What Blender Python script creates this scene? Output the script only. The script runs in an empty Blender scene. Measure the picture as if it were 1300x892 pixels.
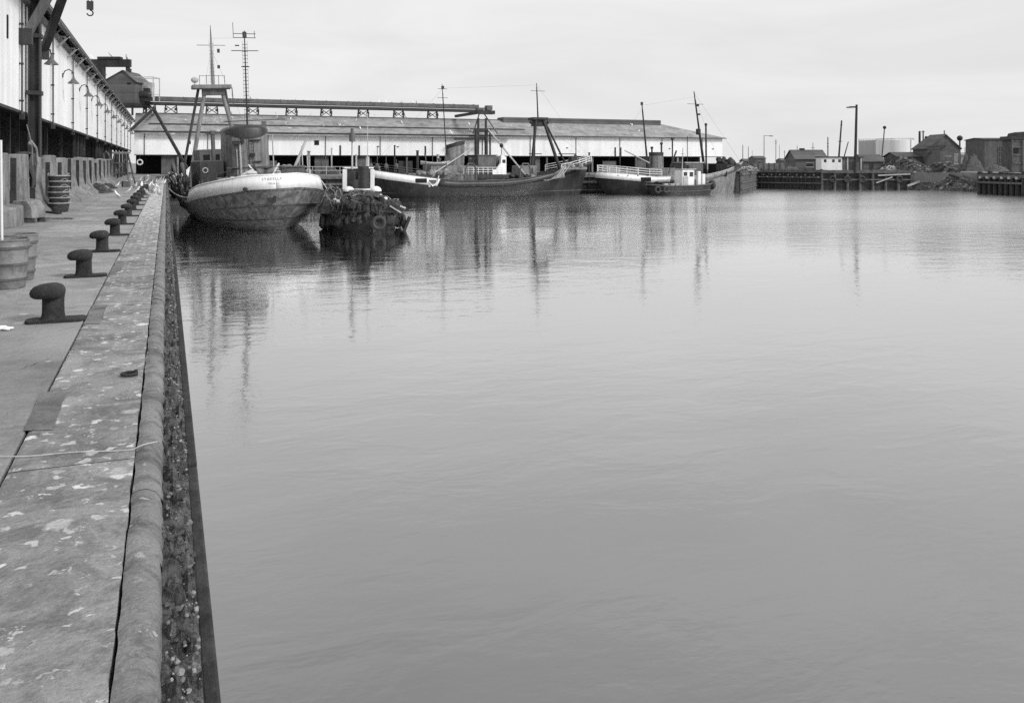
import bpy, bmesh, math, random
from mathutils import Vector, noise, Matrix

random.seed(7)
SC = bpy.context.scene
COL = SC.collection
R = math.radians
PI = math.pi
F = 1100.0                      # focal length in photo pixels
CAMZ = 5.0                      # eye above the water
QZ = 3.3                        # quay level above the water
YAW = math.atan(439.0 / 1100.0)
SA, CA = math.sin(YAW), math.cos(YAW)


def at(px, depth, py=None, z=None):
    """real place of a photo pixel at a measured depth (x across the quay, y along it)"""
    l = (px - 650.0) / F * depth
    x = depth * SA + l * CA
    y = depth * CA - l * SA
    if z is None:
        z = CAMZ - (py - 207.0) / F * depth
    return Vector((x, y, z))


def at_y(px, y, py=None, z=None):
    k = (px - 650.0) / F
    return at(px, y / (CA - k * SA), py, z)


ORD = ['first', 'second', 'third', 'fourth', 'fifth', 'sixth', 'seventh', 'eighth', 'ninth', 'tenth', 'eleventh',
       'twelfth', 'thirteenth', 'fourteenth', 'fifteenth', 'sixteenth', 'seventeenth', 'eighteenth', 'nineteenth', 'twentieth']


# ------------------------------------------------------------------ mesh builder
class MB:
    def __init__(s):
        s.v = []
        s.f = []

    def add(s, vs, fs):
        o = len(s.v)
        s.v.extend([tuple(p) for p in vs])
        s.f.extend([tuple(i + o for i in f) for f in fs])
        return s

    def box(s, x0, x1, y0, y1, z0, z1):
        vs = [(x, y, z) for z in (z0, z1) for y in (y0, y1) for x in (x0, x1)]
        return s.add(vs, [(0, 2, 3, 1), (4, 5, 7, 6), (0, 1, 5, 4), (2, 6, 7, 3), (0, 4, 6, 2), (1, 3, 7, 5)])

    def cbox(s, c, sx, sy, sz, rot=None):
        vs = []
        m = rot or Matrix.Identity(3)
        for z in (-.5, .5):
            for y in (-.5, .5):
                for x in (-.5, .5):
                    vs.append(Vector(c) + m @ Vector((x * sx, y * sy, z * sz)))
        return s.add(vs, [(0, 2, 3, 1), (4, 5, 7, 6), (0, 1, 5, 4), (2, 6, 7, 3), (0, 4, 6, 2), (1, 3, 7, 5)])

    def bar(s, p, q, r, r2=None, n=8, cap=True):
        p, q = Vector(p), Vector(q)
        r2 = r if r2 is None else r2
        d = (q - p).normalized()
        a = d.orthogonal().normalized()
        b = d.cross(a)
        vs = []
        for c, rr in ((p, r), (q, r2)):
            for i in range(n):
                t = 2 * PI * i / n
                vs.append(c + (a * math.cos(t) + b * math.sin(t)) * rr)
        fs = [(i, (i + 1) % n, n + (i + 1) % n, n + i) for i in range(n)]
        if cap:
            fs.append(tuple(range(n - 1, -1, -1)))
            fs.append(tuple(range(n, 2 * n)))
        return s.add(vs, fs)

    def beam(s, p, q, w, h, up=(0, 0, 1)):
        p, q = Vector(p), Vector(q)
        d = (q - p).normalized()
        u = Vector(up)
        if abs(d.dot(u)) > .98:
            u = Vector((0, 1, 0))
        a = d.cross(u).normalized()
        b = a.cross(d).normalized()
        vs = []
        for c in (p, q):
            for i, j in ((-1, -1), (1, -1), (1, 1), (-1, 1)):
                vs.append(c + a * i * w / 2 + b * j * h / 2)
        return s.add(vs, [(3, 2, 1, 0), (4, 5, 6, 7)] + [(i, (i + 1) % 4, 4 + (i + 1) % 4, 4 + i) for i in range(4)])

    def tube(s, pts, r, n=6):
        pts = [Vector(p) for p in pts]
        vs, fs = [], []
        a = None
        for i, p in enumerate(pts):
            d = (pts[min(i + 1, len(pts) - 1)] - pts[max(i - 1, 0)]).normalized()
            if a is None:
                a = d.orthogonal().normalized()
            else:
                a = (a - d * a.dot(d)).normalized()
            b = d.cross(a)
            rr = r[i] if isinstance(r, (list, tuple)) else r
            for k in range(n):
                t = 2 * PI * k / n
                vs.append(p + (a * math.cos(t) + b * math.sin(t)) * rr)
        for i in range(len(pts) - 1):
            for k in range(n):
                fs.append((i * n + k, i * n + (k + 1) % n, (i + 1) * n + (k + 1) % n, (i + 1) * n + k))
        fs.append(tuple(range(n - 1, -1, -1)))
        fs.append(tuple(range((len(pts) - 1) * n, len(pts) * n)))
        return s.add(vs, fs)

    def lathe(s, prof, c=(0, 0, 0), n=20, sx=1, sy=1):
        vs, fs = [], []
        for r, z in prof:
            for i in range(n):
                t = 2 * PI * i / n
                vs.append((c[0] + r * sx * math.cos(t), c[1] + r * sy * math.sin(t), c[2] + z))
        for j in range(len(prof) - 1):
            for i in range(n):
                fs.append((j * n + i, j * n + (i + 1) % n, (j + 1) * n + (i + 1) % n, (j + 1) * n + i))
        fs.append(tuple(range(n - 1, -1, -1)))
        fs.append(tuple(range((len(prof) - 1) * n, len(prof) * n)))
        return s.add(vs, fs)

    def ball(s, c, rx, ry=None, rz=None, n=12, m=8):
        ry = rx if ry is None else ry
        rz = rx if rz is None else rz
        prof = [(max(1e-3, math.sin(PI * j / m)), -math.cos(PI * j / m)) for j in range(m + 1)]
        vs, fs = [], []
        for r, z in prof:
            for i in range(n):
                t = 2 * PI * i / n
                vs.append((c[0] + r * rx * math.cos(t), c[1] + r * ry * math.sin(t), c[2] + z * rz))
        for j in range(m):
            for i in range(n):
                fs.append((j * n + i, j * n + (i + 1) % n, (j + 1) * n + (i + 1) % n, (j + 1) * n + i))
        return s.add(vs, fs)

    def torus(s, c, RR, r, ax='x', n=20, m=8, sq=1.0):
        vs, fs = [], []
        for i in range(n):
            t = 2 * PI * i / n
            for j in range(m):
                q = 2 * PI * j / m
                a = (RR + r * math.cos(q)) * math.cos(t)
                b = (RR + r * math.cos(q)) * math.sin(t)
                h = r * math.sin(q) * sq
                v = {'x': (h, a, b), 'y': (a, h, b), 'z': (a, b, h)}[ax]
                vs.append((c[0] + v[0], c[1] + v[1], c[2] + v[2]))
        for i in range(n):
            for j in range(m):
                fs.append((i * m + j, ((i + 1) % n) * m + j, ((i + 1) % n) * m + (j + 1) % m, i * m + (j + 1) % m))
        return s.add(vs, fs)

    def prism(s, poly, y0, y1, plane='xz'):
        """polygon in x,z (or x,y) extruded along the third axis"""
        n = len(poly)
        if plane == 'xz':
            vs = [(a, y0, b) for a, b in poly] + [(a, y1, b) for a, b in poly]
        elif plane == 'yz':
            vs = [(y0, a, b) for a, b in poly] + [(y1, a, b) for a, b in poly]
        else:
            vs = [(a, b, y0) for a, b in poly] + [(a, b, y1) for a, b in poly]
        fs = [tuple(range(n - 1, -1, -1)), tuple(range(n, 2 * n))] + [(i, (i + 1) % n, n + (i + 1) % n, n + i) for i in range(n)]
        return s.add(vs, fs)

    def grid(s, rows):
        n, m = len(rows), len(rows[0])
        vs = [p for r in rows for p in r]
        return s.add(vs, [(i * m + j, i * m + j + 1, (i + 1) * m + j + 1, (i + 1) * m + j) for i in range(n - 1) for j in range(m - 1)])

    def rock(s, c, r, seed, sx=1, sy=1, sz=.7, n=8, m=6):
        o = len(s.v)
        s.ball((0, 0, 0), 1, n=n, m=m)
        for i in range(o, len(s.v)):
            p = Vector(s.v[i])
            k = 1 + .55 * noise.noise(p * 1.4 + Vector((seed * 3.1, seed * 1.7, 0)))
            s.v[i] = (c[0] + p.x * r * sx * k, c[1] + p.y * r * sy * k, c[2] + p.z * r * sz * k)
        return s

    def build(s, name, mat, parent=None, smooth=False, bevel=0, solid=0, loc=None, wn=True):
        me = bpy.data.meshes.new(name)
        me.from_pydata(s.v, [], s.f)
        bm = bmesh.new()
        bm.from_mesh(me)
        bmesh.ops.remove_doubles(bm, verts=bm.verts, dist=1e-5)
        bmesh.ops.recalc_face_normals(bm, faces=bm.faces)
        bm.to_mesh(me)
        bm.free()
        me.materials.append(mat)
        if smooth:
            me.polygons.foreach_set('use_smooth', [True] * len(me.polygons))
            try:
                me.set_sharp_from_angle(angle=R(40))
            except Exception:
                pass
        o = bpy.data.objects.new(name, me)
        COL.objects.link(o)
        if parent:
            o.parent = parent
        if loc:
            o.location = loc
        if solid:
            md = o.modifiers.new('thick', 'SOLIDIFY')
            md.thickness = solid
            md.offset = 0
        if bevel:
            md = o.modifiers.new('edge', 'BEVEL')
            md.width = bevel
            md.segments = 2
            md.limit_method = 'ANGLE'
        return o


def tag(o, label, cat, group=None):
    o['label'] = label
    o['category'] = cat
    if group:
        o['group'] = group
    return o


def thing(name, label, cat, loc=(0, 0, 0), rz=0, group=None, ry=0, rx=0):
    o = bpy.data.objects.new(name, None)
    o.empty_display_size = .2
    COL.objects.link(o)
    o.location = loc
    o.rotation_euler = (rx, ry, rz)
    return tag(o, label, cat, group)


def struct(o):
    o['kind'] = 'structure'
    return o


def dup(o, parent=None, loc=None, rz=None):
    c = o.copy()
    COL.objects.link(c)
    if parent:
        c.parent = parent
    if loc is not None:
        c.location = loc
    if rz is not None:
        c.rotation_euler.z = rz
    for ch in list(o.children):
        dup(ch, c)
    return c


# ------------------------------------------------------------------ materials (a black and white world)
def nn(nt, t, **kw):
    n = nt.nodes.new(t)
    for k, v in kw.items():
        setattr(n, k, v)
    return n


def grey(name, val, var=.25, rough=.75, scale=1.0, bump=.15, streak=0.0, spec=.3, metal=0, island=0.0, fine=60.0, dirt=0.0,
         boards=None, corr=None, spots=None, bscale=18.0, flat=False, far=0):
    """matte procedural grey: two noises, optional run-down streaks, board joints, corrugation and light spots"""
    m = bpy.data.materials.new(name)
    m.use_nodes = True
    nt = m.node_tree
    L = nt.links
    b = nt.nodes['Principled BSDF']
    b.inputs['Roughness'].default_value = rough
    b.inputs['Specular IOR Level'].default_value = spec
    b.inputs['Metallic'].default_value = metal
    tc = nn(nt, 'ShaderNodeTexCoord')
    oi = nn(nt, 'ShaderNodeObjectInfo')                            # every object gets its own stretch of the pattern
    om = nn(nt, 'ShaderNodeMath', operation='MULTIPLY')
    om.inputs[1].default_value = 37.0
    L.new(oi.outputs['Random'], om.inputs[0])
    va = nn(nt, 'ShaderNodeVectorMath', operation='ADD')
    L.new(tc.outputs['Object'], va.inputs[0])
    L.new(om.outputs[0], va.inputs[1])
    src = va.outputs[0]

    def noise_(scale, detail=6, rgh=.6, vec=None, dist=0):
        n = nn(nt, 'ShaderNodeTexNoise')
        n.inputs['Scale'].default_value = scale
        n.inputs['Detail'].default_value = detail
        n.inputs['Roughness'].default_value = rgh
        n.inputs['Distortion'].default_value = dist
        L.new(vec or src, n.inputs['Vector'])
        return n.outputs['Fac']

    def ramp(fac, a, av, c, cv):
        r = nn(nt, 'ShaderNodeMapRange')
        r.inputs['From Min'].default_value = a
        r.inputs['From Max'].default_value = c
        r.inputs['To Min'].default_value = av
        r.inputs['To Max'].default_value = cv
        L.new(fac, r.inputs['Value'])
        return r.outputs['Result']

    def mul(a, c):
        x = nn(nt, 'ShaderNodeMath', operation='MULTIPLY')
        for i, q in enumerate((a, c)):
            if isinstance(q, float):
                x.inputs[i].default_value = q
            else:
                L.new(q, x.inputs[i])
        return x.outputs[0]

    def mapped(sx, sy, sz):
        mp = nn(nt, 'ShaderNodeMapping')
        mp.inputs['Scale'].default_value = (sx, sy, sz)
        L.new(src, mp.inputs['Vector'])
        return mp.outputs['Vector']

    val_ = ramp(noise_(scale * .7, dist=.4), .3, val * (1 - var), .7, val * (1 + var))
    val_ = mul(val_, ramp(noise_(fine, 3), .3, 1 - var * .5, .7, 1 + var * .5))
    if streak:
        val_ = mul(val_, ramp(noise_(1.0, 4, .6, mapped(scale * 3.5, scale * 3.5, scale * .16)), .38, 1 - streak, .58, 1.0))
    if dirt:
        val_ = mul(val_, ramp(noise_(scale * 2.3, 8, .72, dist=.6), .40, 1 - dirt, .54, 1.0))
    if island:
        g = nn(nt, 'ShaderNodeNewGeometry')
        val_ = mul(val_, ramp(g.outputs['Random Per Island'], 0, 1 - island, 1, 1 + island))
    hgt = noise_(bscale * scale, 8, .65)
    for spec_ in (boards, corr):
        if not spec_:
            continue
        ax, period, deep = spec_
        sp = nn(nt, 'ShaderNodeSeparateXYZ')
        L.new(src, sp.inputs[0])
        d = nn(nt, 'ShaderNodeMath', operation='MULTIPLY')
        L.new(sp.outputs['XYZ'.index(ax)], d.inputs[0])
        d.inputs[1].default_value = 1 / period
        if spec_ is boards:
            fr = nn(nt, 'ShaderNodeMath', operation='FRACT')
            L.new(d.outputs[0], fr.inputs[0])
            ln = ramp(fr.outputs[0], 0.0, 1 - deep, .10, 1.0)
            fl = nn(nt, 'ShaderNodeMath', operation='FLOOR')
            L.new(d.outputs[0], fl.inputs[0])
            wn = nn(nt, 'ShaderNodeTexWhiteNoise', noise_dimensions='1D')
            L.new(fl.outputs[0], wn.inputs['W'])
            val_ = mul(mul(val_, ln), ramp(wn.outputs['Value'], 0, .78, 1, 1.2))
        else:
            sn = nn(nt, 'ShaderNodeMath', operation='SINE')
            q = nn(nt, 'ShaderNodeMath', operation='MULTIPLY')
            q.inputs[1].default_value = 2 * PI
            L.new(d.outputs[0], q.inputs[0])
            L.new(q.outputs[0], sn.inputs[0])
            a = nn(nt, 'ShaderNodeMath', operation='ADD')
            L.new(hgt, a.inputs[0])
            L.new(mul(sn.outputs[0], float(deep)), a.inputs[1])
            hgt = a.outputs[0]
    for sscale, amount, sval in ((spots,) if spots and not isinstance(spots[0], tuple) else spots or ()):
        vo = nn(nt, 'ShaderNodeTexVoronoi')
        vo.voronoi_dimensions = '2D' if flat else '3D'
        vo.inputs['Scale'].default_value = sscale
        vo.inputs['Randomness'].default_value = 1
        nv = nn(nt, 'ShaderNodeTexNoise')
        nv.inputs['Scale'].default_value = sscale * 2.2
        L.new(src, nv.inputs['Vector'])
        mx = nn(nt, 'ShaderNodeMixRGB', blend_type='LINEAR_LIGHT')
        mx.inputs['Fac'].default_value = .07
        L.new(src, mx.inputs[1])
        L.new(nv.outputs['Color'], mx.inputs[2])
        L.new(mx.outputs[0], vo.inputs['Vector'])
        sp = nn(nt, 'ShaderNodeSeparateColor')
        L.new(vo.outputs['Color'], sp.inputs[0])
        rad = ramp(sp.outputs[0], 1 - amount, 0.0, 1.0, .34)      # only some cells carry a spot, of any size
        if far:                                                    # the gulls foul the far end of the quay most
            sy = nn(nt, 'ShaderNodeSeparateXYZ')
            L.new(tc.outputs['Object'], sy.inputs[0])
            ad = nn(nt, 'ShaderNodeMath', operation='ADD')
            L.new(rad, ad.inputs[0])
            L.new(ramp(sy.outputs[1], 13.0, 0.0, 36.0, far), ad.inputs[1])
            rad = ad.outputs[0]
        cmp_ = nn(nt, 'ShaderNodeMath', operation='SUBTRACT')
        L.new(rad, cmp_.inputs[0])
        L.new(vo.outputs['Distance'], cmp_.inputs[1])
        fac = mul(ramp(cmp_.outputs[0], 0.0, 0.0, .09, 1.0), ramp(sp.outputs[1], 0, .25, 1, .95))
        mm = nn(nt, 'ShaderNodeMix', data_type='FLOAT')
        L.new(fac, mm.inputs[0])
        L.new(val_, mm.inputs[2])
        mm.inputs[3].default_value = sval
        val_ = mm.outputs[0]
    cb = nn(nt, 'ShaderNodeCombineColor')
    for i in range(3):
        L.new(val_, cb.inputs[i])
    L.new(cb.outputs[0], b.inputs['Base Color'])
    if bump:
        bp = nn(nt, 'ShaderNodeBump')
        bp.inputs['Strength'].default_value = bump
        bp.inputs['Distance'].default_value = .05
        L.new(hgt, bp.inputs['Height'])
        L.new(bp.outputs[0], b.inputs['Normal'])
    return m


M = dict(
    concrete=grey('concrete_slab', .30, .28, .9, .7, .4, fine=45, dirt=.25, island=.12, spots=(3.6, .12, .6), flat=True),
    coping=grey('coping_stone', .30, .30, .9, 1.2, .6, fine=55, dirt=.42, island=.06, spots=((8.0, .50, .74), (4.2, .14, .8), (15.0, .30, .66)), flat=True, far=.30),
    nosing=grey('nosing_stone', .22, .30, .8, 1.8, .6, fine=70, dirt=.48, spots=((6.0, .14, .5), (15.0, .25, .42)), flat=True, far=.10),
    ledge=grey('broken_ledge', .20, .5, .9, 7, 1.0, fine=90, dirt=.65, spots=(26.0, .38, .5), flat=True),
    barrier=grey('cast_concrete', .30, .22, .9, 1.3, .5, streak=.3, fine=40, dirt=.35, island=.14, spots=(2.0, .10, .5)),
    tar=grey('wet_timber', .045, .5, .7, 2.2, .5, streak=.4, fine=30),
    timber=grey('weathered_timber', .13, .4, .85, 2.5, .5, streak=.35, fine=30, island=.25),
    pale_timber=grey('pale_timber', .42, .25, .8, 3, .3, fine=40, island=.1),
    iron=grey('bollard_iron', .030, .6, .62, 6, .6, fine=60, spec=.35, dirt=.3),
    steel=grey('dark_steel', .035, .4, .6, 1.6, .2, streak=.25, spec=.35),
    midsteel=grey('grey_steel', .12, .3, .6, 1.4, .2, streak=.3, spec=.35),
    palesteel=grey('pale_painted_steel', .45, .2, .5, 1.5, .12, streak=.25, spec=.4),
    white=grey('white_paint', .80, .06, .5, .6, .08, streak=.10, spec=.4),
    zinc=grey('zinc_tub', .20, .2, .45, 3, .15, dirt=.35, spec=.5),
    cladding=grey('white_corrugated_cladding', .88, .05, .75, .35, .05, streak=.13, dirt=.05, spec=.2, fine=14, bscale=4, corr=('Y', .20, .25)),
    cladding_x=grey('white_corrugated_cladding_across', .89, .05, .75, .30, .04, streak=.10, dirt=.04, spec=.2, fine=8, bscale=4),
    roof=grey('asbestos_roof', .31, .25, .9, .3, .4, fine=12, dirt=.35, spots=(1.1, .25, .7)),
    roofdark=grey('dark_roof_edge', .075, .3, .85, .8, .2, fine=20),
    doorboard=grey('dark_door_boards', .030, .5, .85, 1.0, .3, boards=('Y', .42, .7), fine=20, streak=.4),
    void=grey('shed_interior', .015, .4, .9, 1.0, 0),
    ground=grey('ground', .24, .2, .95, .05, .2, fine=1.5, dirt=.2),
    hullblack=grey('black_hull_paint', .038, .4, .42, .7, .14, streak=.35, spec=.45, dirt=.25, fine=9),
    hullgrey=grey('grey_hull_paint', .29, .25, .45, .8, .16, streak=.45, spec=.5, dirt=.4, fine=9),
    hullpale=grey('pale_grey_hull_paint', .27, .22, .5, .8, .16, streak=.4, spec=.5, dirt=.35, fine=9),
    hullwhite=grey('white_hull_paint', .82, .05, .4, .5, .05, streak=.12, spec=.5, fine=9),
    funnel=grey('funnel_paint', .23, .22, .5, .9, .15, streak=.45, spec=.4, dirt=.3),
    deck=grey('deck_planks', .10, .4, .8, 1.5, .3, fine=30),
    net=grey('tarred_net', .07, .8, .95, 6, 1.0, fine=60, dirt=.5, spots=(9.0, .28, .34)),
    rope=grey('pale_rope', .5, .2, .9, 12, .3),
    darkrope=grey('tarred_rope', .17, .4, .9, 9, .4),
    tyre=grey('tyre_rubber', .06, .3, .75, 6, .3),
    mastgrey=grey('mast_grey_paint', .22, .25, .55, 1.5, .12, streak=.3, spec=.4),
    tankgrey=grey('grey_tank_paint', .40, .08, .6, .08, .05, streak=.15),  # left tank, a darker grey than the right one
    patch=grey('bitumen_and_shade_patch', .21, .3, .9, 2, .5, fine=60, dirt=.25),
    brick=grey('dark_brick', .12, .25, .9, .7, .3, fine=6, streak=.2, dirt=.2),
    slate=grey('slate_roof', .11, .25, .85, .6, .3, fine=8, boards=('Z', .28, .35)),
    tank=grey('pale_tank_paint', .72, .06, .6, .08, .05, streak=.12),
    rubble=grey('rubble', .12, .5, .95, .8, .8, fine=6, dirt=.5, spots=(1.6, .25, .35)),
    rock=grey('broken_stone', .17, .6, .95, 1.1, .6, fine=8, island=.8),
    glass=grey('dark_window_glass', .02, .2, .12, 1, 0, spec=.6),
    feather=grey('white_feather', .82, .05, .8, 6, .1),
    greyfeather=grey('grey_feather', .38, .1, .8, 6, .1),
    beak=grey('beak_and_legs', .3, .1, .6, 6, 0),
    wicker=grey('dark_wicker', .075, .5, .9, 9, .9, boards=('Z', .035, .5), fine=80),
    wickerrim=grey('wicker_rim', .33, .3, .9, 12, .5),
    sack=grey('tarpaulin', .07, .4, .85, 5, .6),
    lampglass=grey('lamp_enamel', .11, .2, .5, 5, .1),
    letter=grey('worn_lettering', .30, .3, .7, 4, 0),
)


def water_mat():
    """silty dock water: a dark body under a rippled, Fresnel-weighted mirror; wind lanes ruffle it more out in the open"""
    m = bpy.data.materials.new('harbour_water')
    m.use_nodes = True
    nt = m.node_tree
    L = nt.links
    nt.nodes.remove(nt.nodes['Principled BSDF'])
    out = nt.nodes['Material Output']
    tc = nn(nt, 'ShaderNodeTexCoord')

    def nz(sx, sy, rot, detail, rgh, dist=0.0):
        mp = nn(nt, 'ShaderNodeMapping')
        mp.inputs['Scale'].default_value = (sx, sy, 1)
        mp.inputs['Rotation'].default_value = (0, 0, rot)
        L.new(tc.outputs['Object'], mp.inputs['Vector'])
        n = nn(nt, 'ShaderNodeTexNoise')
        n.inputs['Scale'].default_value = 1
        n.inputs['Detail'].default_value = detail
        n.inputs['Roughness'].default_value = rgh
        n.inputs['Distortion'].default_value = dist
        L.new(mp.outputs[0], n.inputs['Vector'])
        return n.outputs['Fac']

    def mth(op, a, c):
        x = nn(nt, 'ShaderNodeMath', operation=op)
        for i, q in enumerate((a, c)):
            if isinstance(q, float):
                x.inputs[i].default_value = q
            else:
                L.new(q, x.inputs[i])
        return x.outputs[0]

    def rng(v, a, b, c, d):
        r = nn(nt, 'ShaderNodeMapRange')
        for n_, q in zip(('From Min', 'From Max', 'To Min', 'To Max'), (a, b, c, d)):
            r.inputs[n_].default_value = q
        L.new(v, r.inputs['Value'])
        return r.outputs['Result']
    big = nz(.10, .16, R(22), 2, .5, .5)
    mid = nz(.55, 1.0, R(22), 3, .55, .6)
    small = nz(2.6, 4.6, R(18), 3, .6, .3)
    tiny = nz(8., 17., R(24), 3, .6)
    patch = rng(nz(.022, .05, R(-12), 4, .55, 1.0), .38, .62, 0.0, 1.0)      # wind lanes
    sp = nn(nt, 'ShaderNodeSeparateXYZ')
    L.new(tc.outputs['Object'], sp.inputs[0])
    open_ = mth('MAXIMUM', rng(sp.outputs[0], 26.0, 66.0, 0.0, 1.0), rng(sp.outputs[1], 100.0, 118.0, 0.0, .55))
    ruf = mth('ADD', mth('MULTIPLY', open_, 2.0), mth('MULTIPLY', patch, .55))
    k_small = mth('ADD', mth('MULTIPLY', ruf, 1.1), .34)
    k_mid = mth('ADD', mth('MULTIPLY', ruf, .75), .62)
    h = mth('ADD', mth('MULTIPLY', big, .75), mth('MULTIPLY', mth('MULTIPLY', mid, .42), k_mid))
    h2 = mth('MULTIPLY', mth('ADD', mth('MULTIPLY', small, .15), mth('MULTIPLY', tiny, .036)), k_small)
    h = mth('ADD', h, h2)
    bp = nn(nt, 'ShaderNodeBump')
    bp.inputs['Strength'].default_value = WATER_BUMP
    bp.inputs['Distance'].default_value = .10
    L.new(h, bp.inputs['Height'])
    df = nn(nt, 'ShaderNodeBsdfDiffuse')
    df.inputs['Color'].default_value = (WATER_BASE,) * 3 + (1,)
    gl = nn(nt, 'ShaderNodeBsdfGlossy')
    gl.inputs['Color'].default_value = (.97, .97, .97, 1)
    L.new(rng(ruf, 0.0, 2.2, .012, .20), gl.inputs['Roughness'])
    fr = nn(nt, 'ShaderNodeFresnel')
    fr.inputs['IOR'].default_value = 1.33
    for n_ in (df, gl, fr):
        L.new(bp.outputs[0], n_.inputs['Normal'])
    fac = mth('MINIMUM', mth('MULTIPLY', mth('POWER', fr.outputs[0], .46), 1.22), 1.0)
    mx = nn(nt, 'ShaderNodeMixShader')
    L.new(fac, mx.inputs[0])
    L.new(df.outputs[0], mx.inputs[1])
    L.new(gl.outputs[0], mx.inputs[2])
    L.new(mx.outputs[0], out.inputs['Surface'])
    return m


WATER_BASE = .015
WATER_BUMP = .45

# ------------------------------------------------------------------ camera, sky, sun
cam_d = bpy.data.cameras.new('camera')
cam = bpy.data.objects.new('camera', cam_d)
COL.objects.link(cam)
cam.location = (0, 0, CAMZ)
cam.rotation_euler = (PI / 2, 0, -YAW)
cam_d.sensor_width = 36
cam_d.lens = 36 * F / 1300
cam_d.shift_y = -(446 - 207) / 1300
cam_d.clip_start = .05
cam_d.clip_end = 6000
SC.camera = cam

SUN_EL, SUN_AZ = R(37), R(142)          # azimuth clockwise from +Y: behind the camera, to the right
w = bpy.data.worlds.new('World')
SC.world = w
w.use_nodes = True
nt = w.node_tree
bg = nt.nodes['Background']
sky = nn(nt, 'ShaderNodeTexSky', sky_type='NISHITA')
sky.sun_disc = False
sky.sun_elevation = SUN_EL
sky.sun_rotation = SUN_AZ
sky.air_density = 1.0
sky.dust_density = 4.0
bw = nn(nt, 'ShaderNodeRGBToBW')
nt.links.new(sky.outputs[0], bw.inputs[0])
# an even overcast: the sky's own brightness mostly levelled out by cloud, with soft cloud streaks
tc = nn(nt, 'ShaderNodeTexCoord')
mp = nn(nt, 'ShaderNodeMapping')
mp.inputs['Scale'].default_value = (1.2, 1.2, 6.5)
nt.links.new(tc.outputs['Generated'], mp.inputs['Vector'])
cn = nn(nt, 'ShaderNodeTexNoise')
cn.inputs['Scale'].default_value = 2.2
cn.inputs['Detail'].default_value = 6
cn.inputs['Roughness'].default_value = .55
cn.inputs['Distortion'].default_value = .5
nt.links.new(mp.outputs[0], cn.inputs['Vector'])
cr = nn(nt, 'ShaderNodeMapRange')
cr.inputs['From Min'].default_value = .3
cr.inputs['From Max'].default_value = .7
cr.inputs['To Min'].default_value = .90
cr.inputs['To Max'].default_value = 1.05
nt.links.new(cn.outputs['Fac'], cr.inputs['Value'])
mx = nn(nt, 'ShaderNodeMix', data_type='FLOAT')
mx.inputs[0].default_value = .82
nt.links.new(bw.outputs[0], mx.inputs[2])
mx.inputs[3].default_value = 6.7
ml = nn(nt, 'ShaderNodeMath', operation='MULTIPLY')
nt.links.new(mx.outputs[0], ml.inputs[0])
nt.links.new(cr.outputs['Result'], ml.inputs[1])
cc = nn(nt, 'ShaderNodeCombineColor')
for i in range(3):
    nt.links.new(ml.outputs[0], cc.inputs[i])
nt.links.new(cc.outputs[0], bg.inputs['Color'])
bg.inputs['Strength'].default_value = .10

sl = bpy.data.lights.new('sun', 'SUN')
sl.energy = 1.5
sl.angle = R(12)
so = bpy.data.objects.new('sun', sl)
COL.objects.link(so)
so.location = (40, -40, 60)
dirv = Vector((math.sin(SUN_AZ) * math.cos(SUN_EL), math.cos(SUN_AZ) * math.cos(SUN_EL), math.sin(SUN_EL)))
so.rotation_euler = dirv.to_track_quat('Z', 'Y').to_euler()
SC.view_settings.view_transform = 'Standard'
SC.view_settings.look = 'None'
SC.view_settings.exposure = 0.52
SC.view_settings.gamma = 1
SC.view_settings.use_curve_mapping = False
SC.cycles.max_bounces = 6
SC.cycles.use_denoising = False
SC.cycles.caustics_reflective = True
SC.cycles.blur_glossy = 1.0
SC.cycles.caustics_refractive = False
SC.cycles.sample_clamp_indirect = 1.0
# ================================================================== SETTING: water, land, quay
FARQ = 128.0                                   # the far quay's edge
m = MB().grid([[(x, y, 0) for x in (-.5, 60, 150, 420)] for y in (-80, 40, 140, 420)])
struct(m.build('water', water_mat()))

J = [at(938, 146, z=0), at(958, 171, z=0), at(1043, 163, z=0), at(1156, 162, z=0), at(1243, 154, z=0), at(1246, 141, z=0),
     at(1302, 131, z=0), at(1420, 122, z=0)]
edge = [(-.3, -80), (-.3, FARQ), (J[0].x - .5, FARQ)] + [(p.x, p.y) for p in J] + [(420, 60), (420, -80)]
outer = [(3500, -80), (3500, 4500), (-3500, 4500), (-3500, -80)]
me = bpy.data.meshes.new('ground')
bm = bmesh.new()
ring = [bm.verts.new((x, y, QZ - .06)) for x, y in edge + outer]
from mathutils.geometry import tessellate_polygon
for tri in tessellate_polygon([[v.co.copy() for v in ring]]):
    f = bm.faces.new([ring[i] for i in tri])
    f.normal_update()
    if f.normal.z < 0:
        f.normal_flip()
# the sheer face of every quay down into the water
for (x0, y0), (x1, y1) in zip(edge[:-1], edge[1:]):
    bm.faces.new([bm.verts.new(p) for p in ((x0, y0, QZ - .06), (x1, y1, QZ - .06), (x1, y1, -2), (x0, y0, -2))])
bm.to_mesh(me)
bm.free()
me.materials.append(M['ground'])
o = bpy.data.objects.new('ground', me)
COL.objects.link(o)
struct(o)

struct(MB().box(-.35, .084, -80, FARQ + .2, -2, QZ - .215).build('quay_wall', M['barrier']))
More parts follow.
